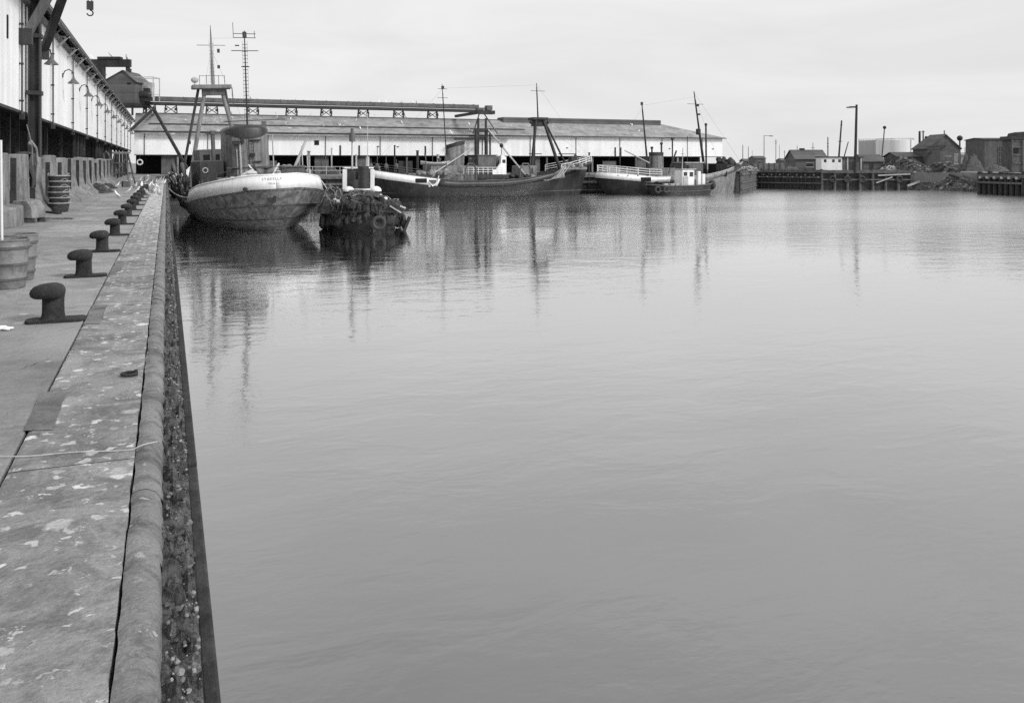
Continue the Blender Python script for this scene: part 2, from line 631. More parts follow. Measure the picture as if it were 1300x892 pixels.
# near quay: apron slabs, coping, nosing stones, broken ledge
PITCH = 3.95
V0 = 10.5
m = MB()
v = V0 - 4 * PITCH
while v < 140:
    for (x0, x1) in ((-4.9, -2.9), (-2.885, -.832)):
        m.box(x0, x1, v + .008, v + PITCH - .008, QZ - .12, QZ - .004 + random.uniform(-.004, .002))
    v += PITCH
struct(m.build('quay_apron', M['concrete'], bevel=.008))
m = MB()
v = V0 - 4 * PITCH - 1.1
k = 0
while v < 128:
    l = PITCH * 1.5
    dz = random.uniform(-.003, .003)
    nseg = max(2, int(l / (.05 if v < 16 else .4)))
    rows = []
    for i in range(nseg + 1):
        y = v + .004 + (l - .008) * i / nseg
        chip = .010 * max(0, noise.noise(Vector((3, y * 2.3, 0))) + .1) + .014 * max(0, noise.noise(Vector((9, y * 9, 0))))
        lip = .010 * max(0, noise.noise(Vector((1, y * 3.1, 6))))
        rows.append([(-.812, y, QZ - .2), (-.812 + .006 * noise.noise(Vector((2, y * 6, 4))), y, QZ + dz - .006), (-.79, y, QZ + dz), (-.5, y, QZ + dz + .004 * noise.noise(Vector((5, y * 1.2, 0)))),
                     (-.22 - chip, y, QZ + dz), (-.170 - chip, y, QZ + dz - lip), (-.166 - chip * .6, y, QZ - .2)])
    m.grid(rows)
    v += l
struct(m.build('quay_coping', M['coping']))
prof = [(-.162, QZ - .2), (-.162, QZ + .004), (-.13, QZ + .016), (-.09, QZ + .014), (-.055, QZ - .004), (-.03, QZ - .03), (-.016, QZ - .075), (-.014, QZ - .2)]
m = MB()
v = -6.0
while v < 127.9:
    l = min(random.choice((2.6, 3.1, 3.7)), 128 - v)
    n = max(2, int(l / .06)) if v < 20 else 3
    rows = []
    dz = random.uniform(-.005, .004)
    for i in range(n + 1):
        y = v + .002 + (l - .004) * i / n
        e = .008 if i in (0, n) else 0
        rows.append([(x + .010 * noise.noise(Vector((x * 9, y * 3, 1))) + .006 * noise.noise(Vector((x * 30, y * 17, 2))), y,
                      z + dz - (e if z > QZ - .1 else 0) + .010 * noise.noise(Vector((x * 14, y * 5, 3))) - .014 * max(0, noise.noise(Vector((x * 22, y * 11, 8))) - .25)) for x, z in prof])
    m.grid(rows)
    m.f.append(tuple(range(len(m.v) - len(prof), len(m.v))))
    v += l
struct(m.build('quay_nosing', M['nosing'], smooth=True))
rows = []
y = .5
while y < FARQ:
    st = .035 if y < 9 else (.08 if y < 25 else .5)
    row = []
    for j in range(9):
        x = -.016 + .136 * j / 8
        h = .5 * noise.noise(Vector((x * 16, y * 9, 0))) + .35 * noise.noise(Vector((x * 40, y * 26, 5)))
        if h > .16:
            h += .25
        row.append((x, y, QZ - .095 + .10 * h - .05 * (j / 8) ** 2))
    rows.append(row)
    y += st
struct(MB().grid(rows).build('quay_ledge', M['ledge'], smooth=True))
m = MB()
for i in range(1500):
    y = 2.2 + (random.random() ** 1.7) * 34
    m.rock((random.uniform(0, .118), y, QZ - .085), random.choice((.003, .004, .005, .006, .008, .012)) * random.uniform(.7, 1.3), i, 1, 1.6, .6, 6, 4)
o = m.build('ledge_rubble', M['rock'])
o['kind'] = 'stuff'
o = tag(o, 'loose chips of stone and dirt lying along the broken quay ledge', 'rubble')

# old bitumen repairs, a painted patch of bollard shade, and cracks in the paving
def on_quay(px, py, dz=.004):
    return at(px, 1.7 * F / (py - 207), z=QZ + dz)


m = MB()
for quad in (((52, 498), (86, 496), (66, 546), (30, 547)), ((118, 387), (136, 387), (128, 411), (106, 412)), ((148, 332), (158, 332), (153, 345), (141, 346))):  # second quad paints the shade beside a bollard plate
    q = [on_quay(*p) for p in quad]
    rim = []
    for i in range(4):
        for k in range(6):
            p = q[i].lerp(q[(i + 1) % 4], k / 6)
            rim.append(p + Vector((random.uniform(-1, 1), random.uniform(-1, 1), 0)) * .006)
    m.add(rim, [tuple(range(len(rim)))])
struct(m.build('bitumen_and_shade_patch', M['patch']))
m = MB()
for (a_, b_, seed) in (((0, 545), (34, 541), 2), ((90, 430), (150, 424), 4), ((20, 470), (66, 455), 5)):
    p, q = on_quay(*a_, .003), on_quay(*b_, .003)
    n_ = 18
    side = (q - p).cross(Vector((0, 0, 1))).normalized()
    rows = []
    for i in range(n_ + 1):
        s = i / n_
        c = p.lerp(q, s) + side * (.05 * noise.noise(Vector((s * 4, seed, 0))) + .018 * noise.noise(Vector((s * 17, seed, 1))))
        w_ = .0022 * (1 - (2 * s - 1) ** 2) * (1 + .7 * noise.noise(Vector((s * 9, seed, 5)))) + .0008
        rows.append([c - side * w_, c + side * w_])
    m.grid(rows)
struct(m.build('paving_crack', M['void']))

# timber rubbing fender along the quay
t = thing('timber_fender', 'long dark tarred timber rubbing fender running along the quay edge', 'fender', (.155, 0, QZ))
for y0 in range(0, 126, 6):
    MB().box(-.032, .032, y0 + .02, y0 + 5.98, -.62, -.26 + random.uniform(-.015, .01)).build('rubbing_beam', M['tar'], t, bevel=.012)
m = MB()
m.box(-.062, -.034, 0, 126, -.5, -.16)
m.build('backing_plank', M['timber'], t, bevel=.006)
for y0 in range(3, 126, 6):
    MB().box(-.028, .022, y0 - .09, y0 + .09, -3.3, -.64).build('fender_post', M['tar'], t)

# ------------------------------------------------------------------ bollards
b0 = None
for i in range(13):
    y = V0 + i * PITCH
    lab = ('black iron mushroom bollard nearest the camera, on the quay' if i == 0 else
           '%s black iron mushroom bollard from the camera along the quay edge' % ORD[i] if i < 12 else
           'farthest black iron mushroom bollard of the row along the quay edge')
    if b0 is None:
        b0 = thing('mooring_bollard', lab, 'bollard', (-1.145, y, QZ), group='mooring bollards along the quay')
        MB().prism([(-.25, -.07), (-.21, -.13), (.28, -.13), (.33, -.06), (.33, .1), (.29, .15), (-.18, .15), (-.25, .08)],
                   -.02, .028, 'xy').build('base_plate', M['iron'], b0, bevel=.008)
        pr = [(.135, .028), (.118, .05), (.110, .09), (.108, .16), (.108, .24), (.116, .30)]
        MB().lathe(pr, (.015, 0, 0), n=28).build('post', M['iron'], b0, smooth=True)
        m = MB()
        pr = [(.12, .265), (.165, .262), (.195, .285), (.205, .32), (.196, .352), (.165, .385), (.11, .402), (.05, .408), (.005, .409)]
        m.lathe(pr, n=32)
        for q in range(len(m.v)):                      # the head is pulled out to the land side
            x, yy, z = m.v[q]
            if x < 0:
                x *= 1.04
                z -= .10 * (-x) ** 1.3
            else:
                x *= .66
            m.v[q] = (x, yy, z)
        m.build('head', M['iron'], b0, smooth=True)
    else:
        c = dup(b0, loc=(-1.145 + random.uniform(-.02, .02), y, QZ), rz=random.uniform(-.12, .12))
        c['label'] = lab

# ------------------------------------------------------------------ two tubs, the pole, litter, rope, ring
def tub(loc, lab, rz):
    t = thing('fish_tub', lab, 'tub', loc, rz, group='zinc tubs at the left edge')
    pr = [(.205, 0), (.215, .03), (.222, .10), (.232, .115), (.232, .135), (.226, .15), (.238, .30), (.25, .315), (.25, .34), (.242, .355),
          (.252, .52), (.268, .535), (.268, .575), (.258, .59), (.262, .645), (.275, .65), (.275, .668), (.250, .668), (.245, .60), (.215, .04), (.01, .035)]
    MB().lathe(pr, n=36).build('body', M['zinc'], t, smooth=True)
    for z, r_ in ((.125, .234), (.328, .252), (.555, .269)):
        MB().lathe([(r_ - .004, -.016), (r_ + .003, -.014), (r_ + .004, .014), (r_ - .004, .016)], (0, 0, z), 36).build('hoop', M['midsteel'], t, smooth=True)
    for s in (-1, 1):
        pts = [(s * .27, -.09, .56), (s * .315, -.08, .555), (s * .325, 0, .55), (s * .315, .08, .555), (s * .27, .09, .56)]
        MB().tube(pts, .011, 6).build('handle', M['zinc'], t, smooth=True)
    return t


p = at(10, 11.85, z=QZ)
tub(p, 'front ribbed zinc tub with a white pole standing in it', .3)
tub(at(22, 12.65, z=QZ), 'rear ribbed zinc tub, half hidden behind the front one', 1.1)
tp = at(3, 11.75, z=QZ + .05)
top = at(1, 11.6, py=178)
MB().bar(tp, top, .019, .017, 10).build('pole', M['white'], None, smooth=True)
tag(bpy.data.objects['pole'], 'white painted pole standing upright in the front zinc tub', 'pole')
m = MB()
q = at(6, 8.85, z=QZ)
for i in range(7):
    m.rock((q.x + random.uniform(-.06, .06), q.y + random.uniform(-.05, .05), QZ + .015), random.uniform(.015, .04), i + 40, 1.5, 1, .6)
tag(m.build('litter_scrap', M['feather']), 'small crumpled scrap of white litter on the bare slab', 'litter')

pts = []
for i in range(29):
    s = i / 28
    px = -12 + s * 212
    py = 580 - 3 * s - 11 * s ** 3 + 1.6 * math.sin(s * 9)
    d = 1.7 * F / (py - 207)
    pts.append(at(px, d, z=QZ + .009 + (.022 if s > .86 else 0) * min(1, (s - .86) / .05)))
tag(MB().tube(pts, .0032, 6).build('thin_line', M['rope'], smooth=True), 'thin pale line lying slack across the coping and over the nosing', 'rope')
t = at(164, 1.7 * F / (477 - 207), z=QZ)
rt = thing('mooring_ring', 'rusty iron ring lying on the coping beside the nosing stones', 'ring', t)
MB().torus((0, 0, .018), .055, .012, 'z', 24, 8).build('ring', M['iron'], rt, smooth=True)
MB().bar((.05, 0, 0), (.05, 0, .045), .014, n=10).build('staple', M['iron'], rt, smooth=True)

# ------------------------------------------------------------------ near shed
WX = -4.8
SY0, SY1 = 8.0, 140.0
t = thing('market_shed', 'long white clad fish market shed along the left quay with dark open ground floor', 'shed', (WX, SY0, QZ))
NL = SY1 - SY0
EZ, BZ = 7.9, 3.56
MB().box(-.12, 0, 0, NL - .3, BZ, EZ).build('wall_cladding', M['cladding'], t)
MB().box(-.16, .03, 0, NL - .3, BZ - .10, BZ - .005).build('bottom_rail', M['steel'], t)
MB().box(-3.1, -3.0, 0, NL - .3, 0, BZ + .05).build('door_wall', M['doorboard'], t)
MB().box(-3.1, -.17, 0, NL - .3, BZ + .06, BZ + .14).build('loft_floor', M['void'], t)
MB().prism([(.55, EZ - .03), (.55, EZ + .06), (-9, EZ + 3.9), (-18.5, EZ + .06), (-18.5, EZ - .03), (-9, EZ + 3.75)], 0, NL, 'xz').build('roof', M['roofdark'], t)
MB().box(-18.4, -18.2, 0, NL - .3, 0, EZ - .1).build('back_wall', M['cladding'], t)
for y0 in (0.05, NL - .36):
    MB().prism([(-18.1, BZ), (-.2, BZ), (-.2, EZ - .05), (-9, EZ + 3.6), (-18.1, EZ - .05)], y0, y0 + .1, 'xz').build('end_wall', M['cladding_x'], t)
MB().box(.40, .58, .02, NL - .02, EZ - .16, EZ - .035).build('gutter', M['midsteel'], t, bevel=.03)
m = MB().box(.05, .2, 0, NL - .3, EZ - .42, EZ - .28)
m.build('eave_pipe', M['midsteel'], t)
PIPE = [43.7 - 9.0 * 1 + 9.0 * i for i in range(-2, 12)]
for v in PIPE:
    y = v - SY0
    o = MB().bar((.09, y, BZ - .25), (.09, y, EZ - .5), .036, n=8).bar((.09, y, EZ - .52), (.44, y, EZ - .14), .036, n=8).build('downpipe', M['midsteel'], t, smooth=True)
    m = MB()
    for z in (BZ + .3, BZ + 1.6, BZ + 3.0):
        m.box(-.01, .14, y - .055, y + .055, z, z + .06)
    m.build('pipe_bracket', M['steel'], o)
    MB().box(.01, .17, y - .08, y + .08, BZ - .33, BZ - .14).build('pipe_shoe', M['steel'], o)
for i in range(29):
    y = i * 4.5 + 2.0
    MB().beam((.02, y, EZ - .75), (.5, y, EZ - .18), .07, .10).beam((.02, y, EZ - .23), (.56, y, EZ - .23), .07, .07).build('eave_bracket', M['palesteel'], t)
for i in range(58):
    y = i * 2.25 + 1.0
    wdt = random.choice((.10, .14, .22))
    q = random.choice((0, 0, -.5, -1.0))
    if i < 12:
        q = -1.2 if 7 < i else q
    MB().box(-.44 + q, -.30 + q, y, y + wdt, 0, BZ - .11 if q == 0 else BZ + .05).build('post', M['tar'] if i % 3 else M['steel'], t)
for i, v in enumerate([PIPE[k] + 4.6 for k in range(2, 13)]):
    y = v - SY0
    lm = MB().tube([(.02, y, 6.05), (.12, y, 6.28), (.30, y, 6.36), (.46, y, 6.25), (.50, y, 6.02)], .026, 8).box(0, .05, y - .06, y + .06, 5.95, 6.15).build('lamp_bracket', M['steel'], t, smooth=True)
    MB().lathe([(.035, .36), (.05, .30), (.06, .26), (.13, .16), (.26, .03), (.27, 0), (.24, .005), (.02, .12)], (.50, y, 5.66), 20).build('lamp_shade', M['lampglass'], lm, smooth=True)
    MB().ball((.5, y, 5.70), .06).build('bulb', M['white'], lm, smooth=True)
for i in range(14):  # dark posts added between the concrete units to stand in for gap shade
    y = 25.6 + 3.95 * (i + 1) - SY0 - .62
    MB().box(.58, .72, y - .08, y + .08, 0, random.uniform(1.7, 2.0)).build('gap_shade_post', M['tar'], t)
# a slit window by the left edge
MB().box(.003, .03, 32.1 - SY0, 32.3 - SY0, 5.75, 6.5).build('window_slit', M['void'], t)

# wall crane on the near shed
t = thing('wall_crane', 'dark steel wall crane with two raking jib arms on the near shed', 'crane', (-4.5, 36.2, QZ))
O = Vector((-4.5, 36.2, QZ))
m = MB()
m.box(-.2, -.15, -.22, .22, .0, 8.4).box(.15, .2, -.22, .22, .0, 8.4).box(-.15, .15, -.03, .03, 0, 8.4)
m.build('column', M['steel'], t)
for z in (4.2, 6.3, 7.8):
    MB().box(-.25, .25, -.27, .27, z, z + .15).build('collar', M['steel'], t)
tip = Vector((-2.6, 34.5, 13.5)) - O
h1 = at(33, 30.6, py=46) - O
h2 = at(55, 34.9, py=66) - O
MB().beam(h1, tip, .26, .26).build('jib_arm', M['midsteel'], t)
MB().beam(h2, tip, .26, .26).build('jib_arm', M['steel'], t)
for h in (h1, h2):
    MB().box(h.x - .25, h.x + .2, h.y - .2, h.y + .2, h.z - .3, h.z + .25).build('heel_bearing', M['steel'], t)
MB().beam((0, 0, 8.3), tip, .10, .10).build('tie_rod', M['steel'], t)
hk = MB().bar(tip, tip - Vector((0, 0, 2.7)), .018, n=6).bar(tip + Vector((.12, 0, 0)), tip + Vector((.12, 0, -2.8)), .018, n=6).build('cable', M['steel'], t)
m = MB().cbox(tip - Vector((-.06, 0, 2.85)), .22, .14, .3).tube([tip + Vector((.06 + .10 * math.sin(a), 0, -3.12 + .10 * math.cos(a))) for a in [x * .5 for x in range(10)]], .025, 6)
m.build('hook_block', M['steel'], hk)

# jib on the roof of the near shed
p = at(128, 80, z=0)
t = thing('roof_crane', 'dark steel jib crane with a level arm standing on the near shed roof', 'crane', (p.x, p.y, QZ + EZ), rz=-YAW)
MB().box(-.30, .32, -.3, .3, -.05, 2.65).build('column', M['steel'], t)
MB().box(-1.35, 2.75, -.22, .22, 2.66, 3.35).build('jib_arm', M['steel'], t)
MB().box(-.2, 1.9, -.3, .3, 3.36, 3.58).build('trolley_rail', M['steel'], t)
MB().cbox((2.5, 0, 2.55), .3, .3, .22).bar((2.5, 0, 2.45), (2.5, 0, 2.2), .03).build('hook_block', M['steel'], t)
m = MB().box(-.3, .5, -.06, .06, 1.9, 2.0)
m.build('brace', M['midsteel'], t)

# ------------------------------------------------------------------ concrete units along the shed
s0 = None
for i in range(14):
    y = 25.6 + 3.95 * i
    lab = ('%s upright concrete wall unit from the left, standing against the near shed' % ORD[i]) if i < 13 else 'farthest upright concrete wall unit standing against the near shed'
    if i == 0:
        lab = 'upright concrete wall unit nearest the camera, beside the black doorway'
    hh = 1.97 + random.uniform(-.05, .05)
    prf = [(-.30, 0), (-.30, hh - .02), (-.27, hh), (-.05, hh), (0, hh - .05), (.03, .95), (.10, .60), (.30, .30), (.62, .12), (.66, 0)]
    if i in (0, 1):
        prf = [(-.30, 0), (-.30, hh), (-.02, hh), (.0, hh - .03), (.03, .55), (.05, .54), (.34, .50), (.36, .46), (.38, 0)]
    t = thing('concrete_unit', lab, 'concrete wall', (-4.15, y, QZ), rz=random.uniform(-.012, .012), group='concrete units along the near shed')
    wd = 3.4 if i < 2 else random.uniform(2.5, 2.9) if i != 2 else 1.9
    n = 10
    rows = []
    for j in range(n + 1):
        yy = wd * j / n
        e = min(j, n - j)
        cut = (.16 if e == 0 else .03 if e == 1 else 0)
        bul = -.42 * abs(2 * j / n - 1) ** 2.6 + .06
        rows.append([(x + bul * (x > -.06) + .02 * noise.noise(Vector((x * 3, yy * 2, i))), yy, (z - cut * (z / hh) ** 6 + .02 * noise.noise(Vector((yy * 3, i * 5.0, z))) * (z > 1)) if z > 0 else 0) for x, z in prf])
    m = MB().grid(rows)
    np_ = len(prf)
    m.f.append(tuple(range(np_ - 1, -1, -1)))
    m.f.append(tuple(range(len(m.v) - np_, len(m.v))))
    m.build('wall_panel', M['barrier'], t, bevel=.02)
    if i % 3 == 1:
        MB().tube([(.0, wd * .5 - .08, 1.75), (.05, wd * .5 - .08, 1.77), (.06, wd * .5, 1.77), (.05, wd * .5 + .08, 1.77), (0, wd * .5 + .08, 1.75)], .012, 6).build('lifting_loop', M['iron'], t, smooth=True)

# sacks and a scoop handle hung over the second unit
p = at(30, 28.2, z=QZ)
t = thing('hung_sack', 'dark tarpaulin sack draped over the top of the nearest concrete units', 'sack', (-4.12, p.y, QZ))
rows = []
for i in range(13):
    s = i / 12
    row = []
    for j in range(9):
        q = (j - 4) / 4
        if s < .25:
            x, z = -.34 + 1.5 * s, 2.03 - .0 * s
        else:
            x, z = .06 + .05 * math.sin(s * 9 + j), 2.03 - (s - .25) * 1.35 - .22 * (1 - abs(q)) * s
        row.append((x + .05 * math.sin(j * 2.2) * s, q * (.62 - .25 * s) + .06 * math.sin(s * 7), z + .03 * math.cos(q * PI)))
    rows.append(row)
MB().grid(rows).build('cloth', M['sack'], t, smooth=True, solid=.03)
MB().tube([(.10, .55, 1.15), (.13, .62, 1.7), (.10, .50, 2.2), (-.02, .30, 2.42), (-.05, .12, 2.3)], .05, 8).build('handle', M['barrier'], t, smooth=True)
MB().tube([(.12, -.42, 1.6), (.10, -.36, 2.2), (.0, -.15, 2.6), (-.1, 0, 2.95)], .018, 6).build('cord', M['darkrope'], t, smooth=True)

# stack of fish baskets
p = at(75, 30.2, z=QZ)
bk0 = None
for i in range(6):
    z = QZ + i * .19
    lab = ['lowest dark wicker fish basket of the leaning stack', 'second lowest wicker fish basket in the leaning stack', 'third wicker fish basket up in the leaning stack',
           'fourth wicker fish basket up in the leaning stack', 'second from top wicker fish basket in the leaning stack', 'topmost wicker fish basket of the leaning stack'][i]
    loc = (p.x + .02 * math.sin(i * 2.0), p.y, z)
    if bk0 is None:
        bk0 = thing('fish_basket', lab, 'basket', loc, group='stacked fish baskets by the concrete units')
        MB().lathe([(.27, 0), (.29, .05), (.32, .20), (.335, .30), (.318, .30), (.30, .18), (.27, .05), (.01, .04)], n=28).build('basket_body', M['wicker'], bk0, smooth=True)
        MB().torus((0, 0, .305), .335, .024, 'z', 30, 8).build('rim', M['wickerrim'], bk0, smooth=True)
        for s in (0, PI):
            pts = [(.33 * math.cos(a + s), .33 * math.sin(a + s), .30 + .09 * math.sin((a + .5) * PI)) for a in [-.5 + q * .1 for q in range(11)]]
            MB().tube(pts, .014, 6).build('handle', M['wickerrim'], bk0, smooth=True)
    else:
        c = dup(bk0, loc=loc, rz=random.uniform(0, 3))
        c['label'] = lab

# concrete block, planks, coil and net heaps by the shed foot
t = thing('concrete_block', 'squat pale concrete block with sloping shoulders on timber bearers', 'block', at(35, 25.0, z=QZ), rz=-.5)
MB().prism([(-.36, .12), (-.34, .40), (-.24, .62), (.20, .62), (.34, .42), (.37, .12)], -.3, .3, 'xz').build('body', M['barrier'], t, bevel=.02)
for s in (-.22, .22):
    MB().box(-.42, .42, s - .05, s + .05, .0, .118).build('bearer', M['timber'], t)
for k, (px, d, rz, lab) in enumerate(((64, 29.5, -1.15, 'dark weathered plank lying at the foot of the basket stack'), (58, 26.3, -.5, 'pale weathered plank lying askew on the dirty slab'))):
    t = MB().box(-.9, .9, -.07, .07, 0, .05).build('plank', M['tar'] if k == 0 else M['barrier'], bevel=.006)
    t.location = at(px, d, z=QZ + .002)
    t.rotation_euler.z = rz
    tag(t, lab, 'plank')
t = thing('wire_coil', 'loose coil of dark wire rope on the ground by the black doorway', 'coil', at(9, 25.2, z=QZ))
m = MB()
for i in range(5):
    m.torus((random.uniform(-.05, .05), random.uniform(-.05, .05), .03 + .035 * i), .30 + random.uniform(-.05, .04), .018, 'z', 28, 6)
m.build('coil', M['darkrope'], t, smooth=True)
MB().tube([(.3, 0, .03), (.6, -.2, .02), (.9, -.1, .02), (1.1, .2, .02)], .018, 6).build('loose_end', M['darkrope'], t, smooth=True)


def heap(name, lab, cat, loc, rx, ry, rz, seed, mat, ropes=40, rmat=None, rr=.014):
    t = thing(name, lab, cat, loc)
    rows = []
    n, q = 16, 22
    rnd = random.Random(seed)
    hgt = {}
    for i in range(n + 1):
        row = []
        for j in range(q + 1):
            a = 2 * PI * (j % q) / q
            s = i / n
            rad = s
            k = 1 + .30 * noise.noise(Vector((math.cos(a) * 1.6, math.sin(a) * 1.6, seed)))
            x, y = rx * rad * k * math.cos(a), ry * rad * k * math.sin(a)
            z = rz * (1 - s ** 2.2) * (1 + .5 * noise.noise(Vector((x * 2.2 / max(rx, .6), y * 2.2 / max(ry, .6), seed * 2)))) + .14 * rz * noise.noise(Vector((x * 7, y * 7, seed)))
            row.append((x, y, max(z, 0) if i < n else 0))
        rows.append(row)
    MB().grid(rows).build('pile', mat, t, smooth=True)
    m = MB()
    for i in range(ropes):
        a0 = rnd.uniform(0, 2 * PI)
        r0 = rnd.uniform(.1, .8)
        pts = []
        da = rnd.uniform(-.35, .35)
        dr = rnd.uniform(-.12, .12)
        for k in range(7):
            a = a0 + da * k
            r = min(.95, max(.05, r0 + dr * k + .04 * math.sin(k * 2 + i)))
            kk = 1 + .30 * noise.noise(Vector((math.cos(a) * 1.6, math.sin(a) * 1.6, seed)))
            x, y = rx * r * kk * math.cos(a), ry * r * kk * math.sin(a)
            z = rz * (1 - r ** 2.2) * (1 + .5 * noise.noise(Vector((x * 2.2 / max(rx, .6), y * 2.2 / max(ry, .6), seed * 2)))) + .14 * rz * noise.noise(Vector((x * 7, y * 7, seed)))
            pts.append((x, y, max(z, .01) + rr))
        m.tube(pts, rr, 5)
    o = m.build('rope_strand', rmat or M['darkrope'], t, smooth=True)
    return t


heap('net_heap', 'tangled dark net heap on the quay at the foot of the concrete units', 'net', at(125, 50, z=QZ), .8, 1.3, .45, 3, M['net'], 30)
heap('net_heap', 'flat net bundle on the quay just beyond the tangled heap', 'net', at(137, 58, z=QZ), .6, 1.2, .3, 5, M['net'], 16)

# timber trestle contraption and clutter far along the shed
p = at(154, 71, z=QZ)
t = thing('net_trestle', 'tall timber trestle with crossed legs standing by the far concrete units', 'trestle', p, rz=-.35)
for s in (-.75, .75):
    for q in (-.5, .5):
        MB().beam((s * 1.15, q * 1.3, 0), (s * .6, q * .35, 2.5), .10, .10).build('leg', M['timber'], t)
for z, w_ in ((.9, .72), (1.7, .60)):
    for q in (-1, 1):
        MB().beam((-w_ - .1, q * (.52 - .16 * z), z), (w_ + .1, q * (.52 - .16 * z), z), .07, .10).build('rail', M['timber'], t)
MB().box(-.65, .65, -.25, .25, 2.45, 2.62).build('top_board', M['barrier'], t)
MB().beam((-.75, -.42, .2), (.6, -.3, 2.2), .06, .09).build('brace', M['timber'], t)
MB().tube([(-.9, 0, 2.0), (-1.05, .05, 2.4), (-1.25, 0, 2.65), (-1.45, -.05, 2.45), (-1.4, 0, 2.0)], .09, 8).build('pipe_bend', M['midsteel'], t, smooth=True)

# low timber kerb, chock boxes and rope near the far end of the quay
k0 = None
for i, (px, d, sx, sy, sz, mt, lab) in enumerate((
        (178, 66, .5, 1.4, .35, 'barrier', 'pale low fish crate on the quay behind the bollards'),
        (190, 78, .9, .9, .5, 'barrier', 'pale square fish crate standing farther along the quay'),
        (160, 62, .45, .8, .4, 'timber', 'dark fish crate standing below the trestle'),
        (199, 86, .8, 1.1, .45, 'timber', 'dark fish crate beside the far end of the coping'))):
    t = thing('fish_crate', lab, 'crate', at(px, d, z=QZ), rz=.1 * i, group='fish crates on the quay')
    m = MB()
    for s in (-1, 1):
        m.box(s * sx / 2 - .015, s * sx / 2 + .015, -sy / 2, sy / 2, .02, sz)
        m.box(-sx / 2 + .016, sx / 2 - .016, s * (sy / 2 - .015) - .015, s * (sy / 2 - .015) + .015, .02, sz)
    m.build('sides', M[mt], t)
    MB().box(-sx / 2 + .02, sx / 2 - .02, -sy / 2 + .035, sy / 2 - .035, .0, .04).build('bottom', M[mt], t)
    for s in (-1, 1):
        MB().box(-sx / 2 - .03, sx / 2 + .03, s * sy * .36 - .03, s * sy * .36 + .03, sz * .45, sz * .6).build('batten', M['timber'], t)

o = MB().beam((-1.0, 0, 0), (1.1, 0, .04), .35, .34).build('timber_baulk', M['tar'], bevel=.03)
o.location = at(205, 92, z=QZ + .18)
o.rotation_euler.z = .25
tag(o, 'heavy dark timber baulk lying across the far end of the coping among gulls', 'timber')
# ------------------------------------------------------------------ far shed
FY = 140.0
FU0, FU1 = -4.5, 99.5
RIDGE_END = 91.0
t = thing('transit_shed', 'long grey roofed white transit shed across the far end of the dock', 'shed', (FU0, FY, QZ))
LW = FU1 - FU0
WB, WE = 2.95, 6.45
RZ = 7.9 + 1.7
MB().box(.1, LW, 0, .12, WB, WE).build('wall_cladding', M['cladding_x'], t)
MB().box(.1, LW, -.02, .15, WB - .12, WB - .005).build('bottom_rail', M['steel'], t)
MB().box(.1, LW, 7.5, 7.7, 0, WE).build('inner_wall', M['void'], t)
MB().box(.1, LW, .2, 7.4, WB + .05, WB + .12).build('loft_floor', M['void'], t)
MB().box(LW - .15, LW, .2, 19.9, WB, WE).build('end_wall', M['cladding'], t)
# hipped roof: front slope, back slope, end slope
re = RIDGE_END - FU0
m = MB()
A0, A1 = (0, -.5, WE), (LW + .5, -.5, WE)
Bk0, Bk1 = (0, 20.5, WE), (LW + .5, 20.5, WE)
R0, R1 = (0, 10, RZ), (re, 10, RZ)
for quad in ([A0, A1, R1, R0], [Bk1, Bk0, R0, R1]):
    m.add(quad, [(0, 1, 2, 3)])
m.add([A1, Bk1, R1], [(0, 1, 2)])
m.build('roof', M['roof'], t, solid=.08)
MB().box(0, LW + .5, -.66, -.52, WE - .10, WE + .06).build('gutter', M['roofdark'], t)
MB().bar((2, 3.0, WE + .2 + 3.5 * .3), (64, 3.0, WE + .2 + 3.5 * .3), .09, n=8).build('roof_pipe', M['steel'], t)
# a lean-to canopy band over the left part of the front
MB().prism([(-.9, WE - .42), (-.9, WE - .36), (-.05, WE + .0), (-.05, WE - .06)], .1, 60, 'yz').build('canopy', M['roof'], t)
MB().box(62, re, 8.4, 11.6, RZ - .6, RZ + .55).build('ridge_ventilator', M['slate'], t, bevel=.1)
MB().box(1, 61.5, 9.8, 10.2, RZ - .08, RZ + .14).build('ridge_cap', M['roofdark'], t)
for i in range(12):
    x = 1.5 + i * 8.9
    MB().bar((x, -.1, .02 if i % 2 else WB), (x, -.1, WE - .15), .055, n=6).build('downpipe', M['midsteel'], t)
for x in (6, 14.6, 24, 33, 41.5, 50, 58.7, 67, 76, 85, 94):
    MB().box(x, x + .28, .2, .5, 0, WB).build('post', M['midsteel'] if int(x) % 2 else M['barrier'], t)
rnd = random.Random(44)
for i in range(13):
    x = 4 + i * 7.4 + rnd.uniform(-1, 1)
    w_ = rnd.uniform(1.6, 3.2)
    MB().box(x, x + w_, .62, .72, 0, WB - rnd.choice((.02, .02, .9))).build('sliding_door', M[rnd.choice(('steel', 'midsteel', 'slate', 'tar', 'timber'))], t)
for px, sz in ((402, .75), (240, .5)):
    x = at_y(px, FY, py=176).x - FU0
    MB().box(x - sz / 2, x + sz / 2, -.03, .02, 4.55, 4.55 + sz).build('window', M['void'], t)
for px in (432, 456, 540, 781, 788):
    x = at_y(px, FY, py=176).x - FU0
    MB().box(x - .12, x + .12, -.09, -.005, WB, WB + 1.6).build('wall_post', M['steel'], t)
for px in (480, 505, 720, 850, 905):
    x = at_y(px, FY, py=185).x - FU0
    MB().box(x - .10, x + .10, -.10, -.005, 4.3, 4.5).box(x - .25, x + .25, -.06, -.005, 4.38, 4.42).build('wall_insulator', M['midsteel'], t)

